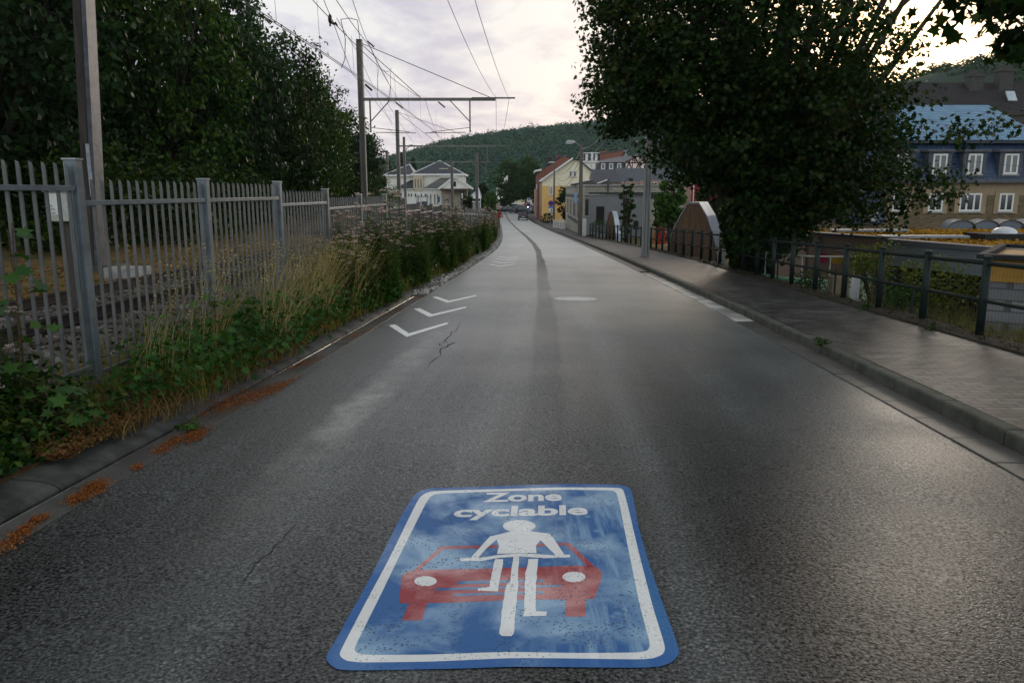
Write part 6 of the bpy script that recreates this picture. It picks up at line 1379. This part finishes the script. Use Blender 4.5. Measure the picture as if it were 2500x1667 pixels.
# ================================================================== VERGE VEGETATION
LMag=leafmat('leaf_agrimony',[(.025,.065,.010),(.05,.115,.016),(.09,.17,.026)],.4,.55,1.)
LMcov=leafmat('leaf_cover',[(.007,.030,.006),(.020,.062,.009),(.045,.11,.014),(.12,.09,.014)],.3,.5,1.2)
LMbig=leafmat('leaf_sapling',[(.022,.065,.014),(.04,.105,.02),(.07,.15,.03)],.35,.35,1.5)
LMstr=leafmat('straw',[(.15,.12,.035),(.32,.25,.10),(.50,.40,.20)],.25,.7,1.)
LMgr=leafmat('grass_green',[(.04,.075,.008),(.11,.13,.014),(.24,.18,.025)],.3,.6,1.)
LMrust=leafmat('rusty_cover',[(.06,.028,.012),(.13,.06,.02),(.18,.10,.035),(.05,.055,.015)],.2,.8,1.2)
LMflo=leafmat('flower_pink',[(.30,.19,.18),(.50,.36,.34),(.70,.57,.55)],.2,.8,2.)
M_stem=mat('stem',(.05,.04,.02),(.09,.04,.03),5,.8)
def vpos(y0,y1,a=.12,b=1.32,bias=1):
    Y=y0+(y1-y0)*random.random()**bias; t=random.uniform(a,b); x=XF(Y)+t; return x,Y,gz(Y)+.10
def agri(seed,h):
    rd=random.Random(seed); rs=np.random.default_rng(seed); e=empty('agrimony_plant',(0,0,0),'x','plant'); sb=MB(); LC=[];LT_=[];LS_=[];FC=[];FS=[]
    for s_ in range(10):
        a=rd.uniform(0,2*PI); ln=rd.uniform(.02,.34); hh=h*rd.uniform(.45,1.08); b0=Vector((rd.uniform(-.15,.15),rd.uniform(-.15,.15),0)); tp=b0+Vector((math.cos(a)*ln,math.sin(a)*ln,hh)); mid=b0.lerp(tp,.5)-Vector((math.cos(a)*ln*.15,math.sin(a)*ln*.15,0))
        sb.tube([b0,mid,tp],[.008,.006,.004],4)
        nn=17
        for k in range(nn):
            t=.1+.85*k/nn; q=(b0.lerp(mid,t*2) if t<.5 else mid.lerp(tp,t*2-1)); az=k*PI/2+rd.random()
            for j in (0,PI):
                for w_ in (-.45,0,.45): LC.append(tuple(q)); LT_.append((math.cos(az+j+w_),math.sin(az+j+w_),rd.uniform(-.35,.35))); LS_.append(.19*(1.15-t*.55)*rd.uniform(.7,1.1))
        nh=rd.randint(1,3) if hh>h*.72 and s_%3!=0 else (1 if hh>h*.75 else 0)
        for k in range(nh):
            d=Vector((rd.gauss(0,.09),rd.gauss(0,.09),rd.uniform(-.12,.03))); c=tp+d; sb.tube([tp-Vector((0,0,.16)),c],.003,3)
            m=34
            for _ in range(m):
                FC.append((c.x+max(-.06,min(.06,rd.gauss(0,.03))),c.y+max(-.06,min(.06,rd.gauss(0,.03))),c.z+abs(rd.gauss(0,.013)))); FS.append(rd.uniform(.018,.032))
    sb.build('stem',M_stem,e); T=np.array(LT_); nrm=np.cross(np.cross(T,np.array([0,0,1.])),T)+rs.normal(0,.15,T.shape)
    # LANCE grows along local y: tangent axis b
    nn=nrm/np.linalg.norm(nrm,axis=1)[:,None]; tan=-np.cross(T,nn)
    scatter('foliage',LC,LS_,LANCE,LMag,e,nrm=nn,tan=T,rs=rs)
    scatter('flower_head',FC,FS,DIAMOND,LMflo,e,up=.6,rs=rs); return e
AG=[agri(1,1.6),agri(2,1.85),agri(3,1.5)]
zones=[(12.6,17,30,'hemp agrimony with dusty pink heads, in the clump after the dry grass'),(17,24,28,'hemp agrimony with dusty pink heads, in the long drift by the fence'),(24,30.5,28,'hemp agrimony in the tallest clump beside the timber post'),(33,48,30,'hemp agrimony in the far clump beyond the timber post'),(48,75,22,'hemp agrimony in the farthest strip along the road bend')]
first=[True,True,True]; kk=0
def place_ag(x,Y,z,s_,lab,grp):
    global kk
    i=kk%3; kk+=1
    if first[i]: o=AG[i]; first[i]=False
    else: o=copy_tree(AG[i])
    o.location=(x,Y,z); o.scale=(s_,s_,s_); o.rotation_euler=(random.uniform(-.05,.05),random.uniform(-.05,.05),random.uniform(0,6.28)); o['label']=lab; o['group']=grp
for y0,y1,n,lab in zones:
    for k in range(n):
        x,Y,z=vpos(y0,y1,.15,1.05 if y0<24 else .95)
        while math.sin(Y*1.35+.8)<-.45: x,Y,z=vpos(y0,y1,.15,1.)
        s_=(.86+.2*math.sin(Y*1.35+.8))*random.choice((random.uniform(.55,.75),random.uniform(.82,1.05),random.uniform(.88,1.1)))*(1.1 if y0==24 else 1); place_ag(x,Y,z-.03,s_,lab,'hemp agrimony on the left verge')
for k,(x,Y,s_) in enumerate([(-3.85,5.2,.62),(-3.75,5.7,.5),(-4.15,5.9,.6),(-4.2,5.0,.7),(-3.9,4.6,.6),(-4.5,6.0,.62),(-3.6,5.3,.42),(-3.72,4.9,.58)]): place_ag(x,Y,gz(Y)+.05,s_,'hemp agrimony in the dark clump at the left edge of the frame','hemp agrimony in the left foreground')
# tall dry grasses
def gbase(n,f): return [f() for _ in range(n)]
_cl=[vpos(9.2,14.2,.1,.95) for _ in range(26)]+[vpos(7.,9.2,-.1,.7) for _ in range(5)]
def g1_():
    x,Y,z=random.choice(_cl); return (x+random.gauss(0,.09),Y+random.gauss(0,.12),z-.03)
tag(blades('dry_grass',gbase(800,g1_),rng.uniform(.7,1.5,800),.42,.0065,LMstr,seg=5,az0=.35,azs=.9),'tall straw coloured seeding grass leaning in front of the pickets','grass',kind='stuff')
hd=[]
for _ in range(500):
    x,Y,z=g1_(); a=random.uniform(-.2,1.2); h=random.uniform(.9,1.4)
    for k in range(7): t=.78+.035*k; hd.append((x+a*.35*h*t*t,Y+random.gauss(0,.01),z+h*t))
tag(scatter('grass_heads',hd,rng.uniform(.015,.03,len(hd)),DIAMOND,LMstr,up=.1),'feathery seed heads over the dry grass','grass',kind='stuff')
tag(blades('green_grass',gbase(3600,lambda:vpos(6.6,30,-.25,1.15,1.5)),rng.uniform(.10,.42,3600),.6,.009,LMgr,seg=3),'short yellow green grass filling the verge','grass',kind='stuff')
tag(blades('track_grass',gbase(2500,lambda:(XT(5)+random.uniform(1.6,2.7)+.07*random.uniform(0,6),random.uniform(4,16),-.15)),rng.uniform(.1,.4,2500),.5,.007,LMgr,seg=3),'sparse yellow grass growing on the edge of the ballast','grass',kind='stuff')
def cover(n,y0,y1,a,b,h,bias=1.3):
    out=[]
    for _ in range(n):
        x,Y,z=vpos(y0,y1,a,b,bias)
        if 6.3<Y<8.3 and random.random()<.8: continue
        cl=.5+.5*math.sin(Y*2.3+x*3)*math.sin(Y*.9+1); t=(x-XF(Y))/1.4; out.append((x,Y,z+random.random()**1.5*h*(.3+.9*cl)*(1.15-.75*max(0,t))))
    return out
c=cover(19000,3.2,24,-.3,.85,.5); tag(scatter('ground_cover',c,rng.uniform(.03,.085,len(c)),DIAMOND,LMcov,up=.6),'low dark green leafy weeds covering the verge','ground cover',kind='stuff')
c=cover(11000,5,16,.6,1.0,.12); tag(scatter('dry_litter',c,rng.uniform(.02,.06,len(c)),DIAMOND,LMrust,up=.6),'rusty dead leaves and stalks along the kerb edge of the verge','ground cover',kind='stuff')
c=cover(22000,13,80,-.2,.95,.7,1.5); tag(scatter('ground_cover',c,rng.uniform(.05,.13,len(c)),DIAMOND,LMcov,up=.6),'leafy weeds between the flowering plants','ground cover',kind='stuff')
c=[]
for _ in range(14000):
    Y=22+70*random.random()**1.3; x=XL(Y)-.52-random.random()**1.3*.6; c.append((x,Y,gz(Y)+.1+random.random()*.45*min(1,(XL(Y)-.45-x)*3)))
tag(scatter('rusty_weeds',c,rng.uniform(.04,.11,len(c)),DIAMOND,LMrust,up=.5),'orange and reddish dying weeds along the far kerb edge','ground cover',kind='stuff')
c=[]
for _ in range(5000):
    Y=random.gauss(15.5,1.2); x=XL(Y)-.6-abs(random.gauss(0,.22)); c.append((x,Y,gz(Y)+.1+random.random()*.35))
tag(scatter('red_weeds',c,rng.uniform(.03,.06,len(c)),DIAMOND,leafmat('wine_leaf',[(.05,.012,.012),(.12,.018,.02),(.06,.04,.02)],.2,.6,1.),up=.5),'wine red weeds at the kerb beside the chevrons','ground cover',kind='stuff')
c=[]
for _ in range(9000):
    Y=4+22*random.random(); x=XT(Y)-1.5-4.5*random.random(); c.append((x,Y,zr(Y)-.28+.1*random.random()+.02*(XT(Y)-1.5-x)))
tag(scatter('leaf_litter',c,rng.uniform(.05,.12,len(c)),DIAMOND,leafmat('orange_litter',[(.05,.05,.015),(.16,.09,.02),(.30,.14,.03)],.1,.9,.5),up=.8),'orange leaf litter and low growth beyond the rails','ground cover',kind='stuff')
# white umbel flowers
for i,(u,v) in enumerate(((1029,571),(1034,594))):
    q=W(u,v,27.5+i*.5); e=empty('umbel_flower',(q.x,q.y,gz(q.y)+.1),'single white wild carrot flower, %s of the pair beside the tallest clump'%('upper','lower')[i],'flower'); MB().tube([(q.x+.1,q.y,gz(q.y)+.1),q],.006,4).build('stem',M_stem,e)
    cc=[(q.x+random.gauss(0,.035),q.y+random.gauss(0,.03),q.z+random.gauss(0,.03)) for _ in range(70)]; scatter('flower_head',cc,.03,DIAMOND,mat('petal_white',(.55,.56,.52)),e,up=.6)
bush('leafy_shrub','dark leafy shrub filling the left edge of the frame in front of the pickets',(-4.1,5.15,.28),(.42,.5,.55),1500,.12,LMdark,MAPLE,seed=210,lumps=12)
bush('leafy_shrub','dark leafy shrub low at the bottom left by the kerb',(-3.55,4.2,.12),(.35,.45,.32),900,.10,LMdark,MAPLE,seed=211,lumps=10)
# maple saplings: large lobed leaves on upright stems
def sapling(x,y,z,h,n,leaf,label,seed,spread=.28,group=None):
    rd=random.Random(seed); e=empty('maple_sapling',(x,y,z),label,'sapling',group); sb=MB(); C=[];S=[];Nn=[]
    for s_ in range(max(1,n//14)):
        b=Vector((x+rd.uniform(-.12,.12)*s_,y+rd.uniform(-.15,.15)*s_,z)); tp=b+Vector((rd.uniform(-.1,.15),rd.uniform(-.1,.1),h*rd.uniform(.75,1.05))); sb.tube([b,b.lerp(tp,.5)+Vector((.02,0,0)),tp],[.011,.008,.004],5)
        m=14
        for k in range(m):
            t=.22+.8*k/m; q=b.lerp(tp,min(1,t)); az=k*2.4+rd.random(); L2=spread*rd.uniform(.5,1.1)*(1.1-.5*t); c=q+Vector((math.cos(az)*L2,math.sin(az)*L2,rd.uniform(-.02,.07))); sb.tube([q,c],.0025,3); C.append(tuple(c)); S.append(leaf*rd.uniform(.7,1.2)); Nn.append((math.cos(az)*.5+rd.gauss(0,.2),math.sin(az)*.5-.15+rd.gauss(0,.2),.9))
    sb.build('stem',M_stem,e); scatter('foliage',C,S,MAPLE,LMbig,e,nrm=np.array(Nn),rs=np.random.default_rng(seed)); return e
sl_=[(-3.72,5.7,1.62,28,.15,'tall bright maple sapling at the left edge in front of the pickets'),(-3.62,4.75,.85,42,.15,'dark leafy maple sapling low in the left foreground'),(-3.3,5.6,.42,28,.13,'low maple sapling spreading toward the kerb beside the first fence post'),(-3.45,4.1,.7,42,.14,'maple sapling in the bottom left corner by the kerb'),(-3.35,8.6,.95,28,.12,'maple sapling in front of the second fence bay'),(-3.05,9.9,.8,28,.12,'maple sapling at the second steel post'),(-3.0,10.9,.6,42,.13,'spreading maple sapling low in the dry grass'),(-2.85,12.4,.6,42,.12,'dark maple sapling at the end of the dry grass'),(-2.75,8.9,.3,28,.10,'small sapling at the kerb near the moss streak'),(-4.05,4.9,1.2,42,.14,'dense sapling behind the corner clump'),(-3.9,5.4,.6,42,.15,'broad leaved sapling under the pink flowers'),(-3.5,3.7,.35,28,.13,'low dark sapling at the very bottom left')]
for i,(x,y,h,n,lf,lab) in enumerate(sl_): sapling(x,y,gz(y)+.08,h,n,lf,lab,100+i)
tag(blades('dead_grass',gbase(1800,lambda:vpos(5.4,9.5,.1,1.2)),rng.uniform(.06,.3,1800),.8,.009,leafmat('dead_grass',[(.055,.035,.012),(.14,.085,.028),(.24,.17,.065)],.2,.8,1.),seg=3),'orange brown dead grass matted at the kerb in the left foreground','grass',kind='stuff')
_bc=[(XF(y)+t,y,gz(y)+.12) for y,t in ((6.6,.75),(7.3,.95),(7.6,.4),(8.0,.9),(8.3,.35),(8.9,.7),(9.6,.3),(10.2,.8),(10.9,.5),(11.5,.9),(12.2,.4),(12.8,.85),(13.4,.6),(9.3,1.0),(11.2,.15),(10.4,.1),(14.,.9),(14.8,1.))]
c=[]
for _ in range(4200):
    q=random.choice(_bc); hh=abs(random.gauss(0,.2)); c.append((q[0]+random.gauss(0,.17),q[1]+random.gauss(0,.24),q[2]+min(.62,hh+random.random()*.12)))
tag(scatter('bramble_leaves',c,rng.uniform(.045,.10,len(c)),MAPLE,leafmat('bramble',[(.008,.032,.006),(.022,.07,.010),(.05,.13,.018)],.3,.45,1.),up=.6),'bramble and seedling leaves among the dry grass','ground cover',kind='stuff')
c=[]
for _ in range(9000):
    Y=random.uniform(3,6.2); x=XL(Y)-.62-random.random()**.8*1.5; d=XL(Y)-.6-x; c.append((x,Y,gz(Y)+.08+random.random()*min(.9,d*.75)))
tag(scatter('undergrowth',c,rng.uniform(.04,.10,len(c)),DIAMOND,LMdark,up=.5),'dark leafy undergrowth in the bottom left corner','ground cover',kind='stuff')

# ================================================================== RIGHT VEGETATION
for i,(x,y,z,r,n,lm,lab) in enumerate([(8.3,17.8,-.35,(.75,.6,.95),2600,LMlight,'light green bush behind the railing left of the dark recess'),(8.0,15.6,-.75,(.9,.7,.75),2600,LMmid,'darker bush low behind the railing'),(9.0,15.7,-.45,(1.0,.7,.85),2800,LMlight,'yellow green bush in front of the dark recess'),(9.1,13.9,-.6,(.8,.6,.65),2200,LMlight,'yellow green bush against the ochre annex'),(8.5,12.6,-.75,(.6,.4,.5),1400,LMlight,'small yellowish bush at the right edge by the grey blocks'),(7.6,19.6,-.9,(.8,.6,.8),2200,LMmid,'bush beside the curved ramp')]):
    bush('garden_bush',lab,(x,y,z),r,n,.075,leafmat('leaf_yellowish',[(.05,.075,.012),(.11,.14,.02),(.19,.20,.03)],.35,.5,1.2) if lm is LMlight else lm,group='bushes behind the railing',seed=80+i,lumps=12)
tag(blades('dry_grass',gbase(9000,lambda:(lambda Y:(XG(Y)+.25+random.random()*3.4,Y,terr(XG(Y)+1.2,Y)-.02))(random.uniform(6,16))),rng.uniform(.2,.55,9000),.35,.008,leafmat('straw2',[(.08,.09,.03),(.17,.14,.06),(.26,.21,.10)],.25,.7,.8),seg=3),'dry uncut grass slope behind the railing at right','grass',kind='stuff')
c=[]
for _ in range(5000):
    Y=7+35*random.random(); c.append((XG(Y)-.26+random.random()*.4,Y,gz(Y)+.15+random.random()*.03))
tag(scatter('moss',c,rng.uniform(.015,.045,len(c)),DIAMOND,leafmat('moss_brown',[(.012,.012,.005),(.03,.022,.008),(.055,.03,.01)],.1,.9,3.),up=.6),'brown green moss growing on the ledge below the railing','moss',kind='stuff')
for i,(x,y) in enumerate(((XG(10.9)-.32,10.9),(XG(13.2)-.3,13.2),(XK(9.6)-.02,9.6),(XG(22)-.3,22.),(XG(25)-.3,25.),(XG(27)-.32,27.),(XG(31)-.3,31))):
    lab=['weed at the mossy ledge near the right edge','weed at the mossy ledge by the third post','weed growing in the joint of the right kerb','weed under the maple at the ledge','weed on the ledge before the larger shed','dark weed tuft on the ledge beside the larger shed','weed on the ledge near the concrete pole'][i]
    bush('kerb_weed',lab,(x,y,gz(y)+.17),(.13,.12,.08),150,.04,LMmid,group='weeds in the kerb joints',seed=120+i,cat='weed',lumps=5)
for i,(u,v) in enumerate(((455,1052),(790,810))):
    p=G(u,v); bush('kerb_weed','small green weed in the left gutter %s'%('beside the orange dirt','near the third chevron')[i],(p.x,p.y,gz(p.y)+.07),(.12,.1,.06),110,.045,LMlight,group='weeds in the kerb joints',seed=140+i,cat='weed',lumps=5)

# ================================================================== AIR (name haze)
mb=MB(); mb.box(-950,1350,-40,1050,-12,130); hz_=mb.build('haze',bpy.data.materials.new('haze'),None); hz_['kind']='stuff'; hz_['label']='thin pale evening haze filling the valley'
hm=hz_.data.materials[0]; hm.use_nodes=True; hn=hm.node_tree; hn.nodes.clear(); vo=N(hn,'ShaderNodeVolumePrincipled',Density=.00010); vo.inputs['Color'].default_value=(.80,.87,1,1); vo.inputs['Anisotropy'].default_value=.2
ho=N(hn,'ShaderNodeOutputMaterial'); hn.links.new(vo.outputs[0],ho.inputs['Volume'])
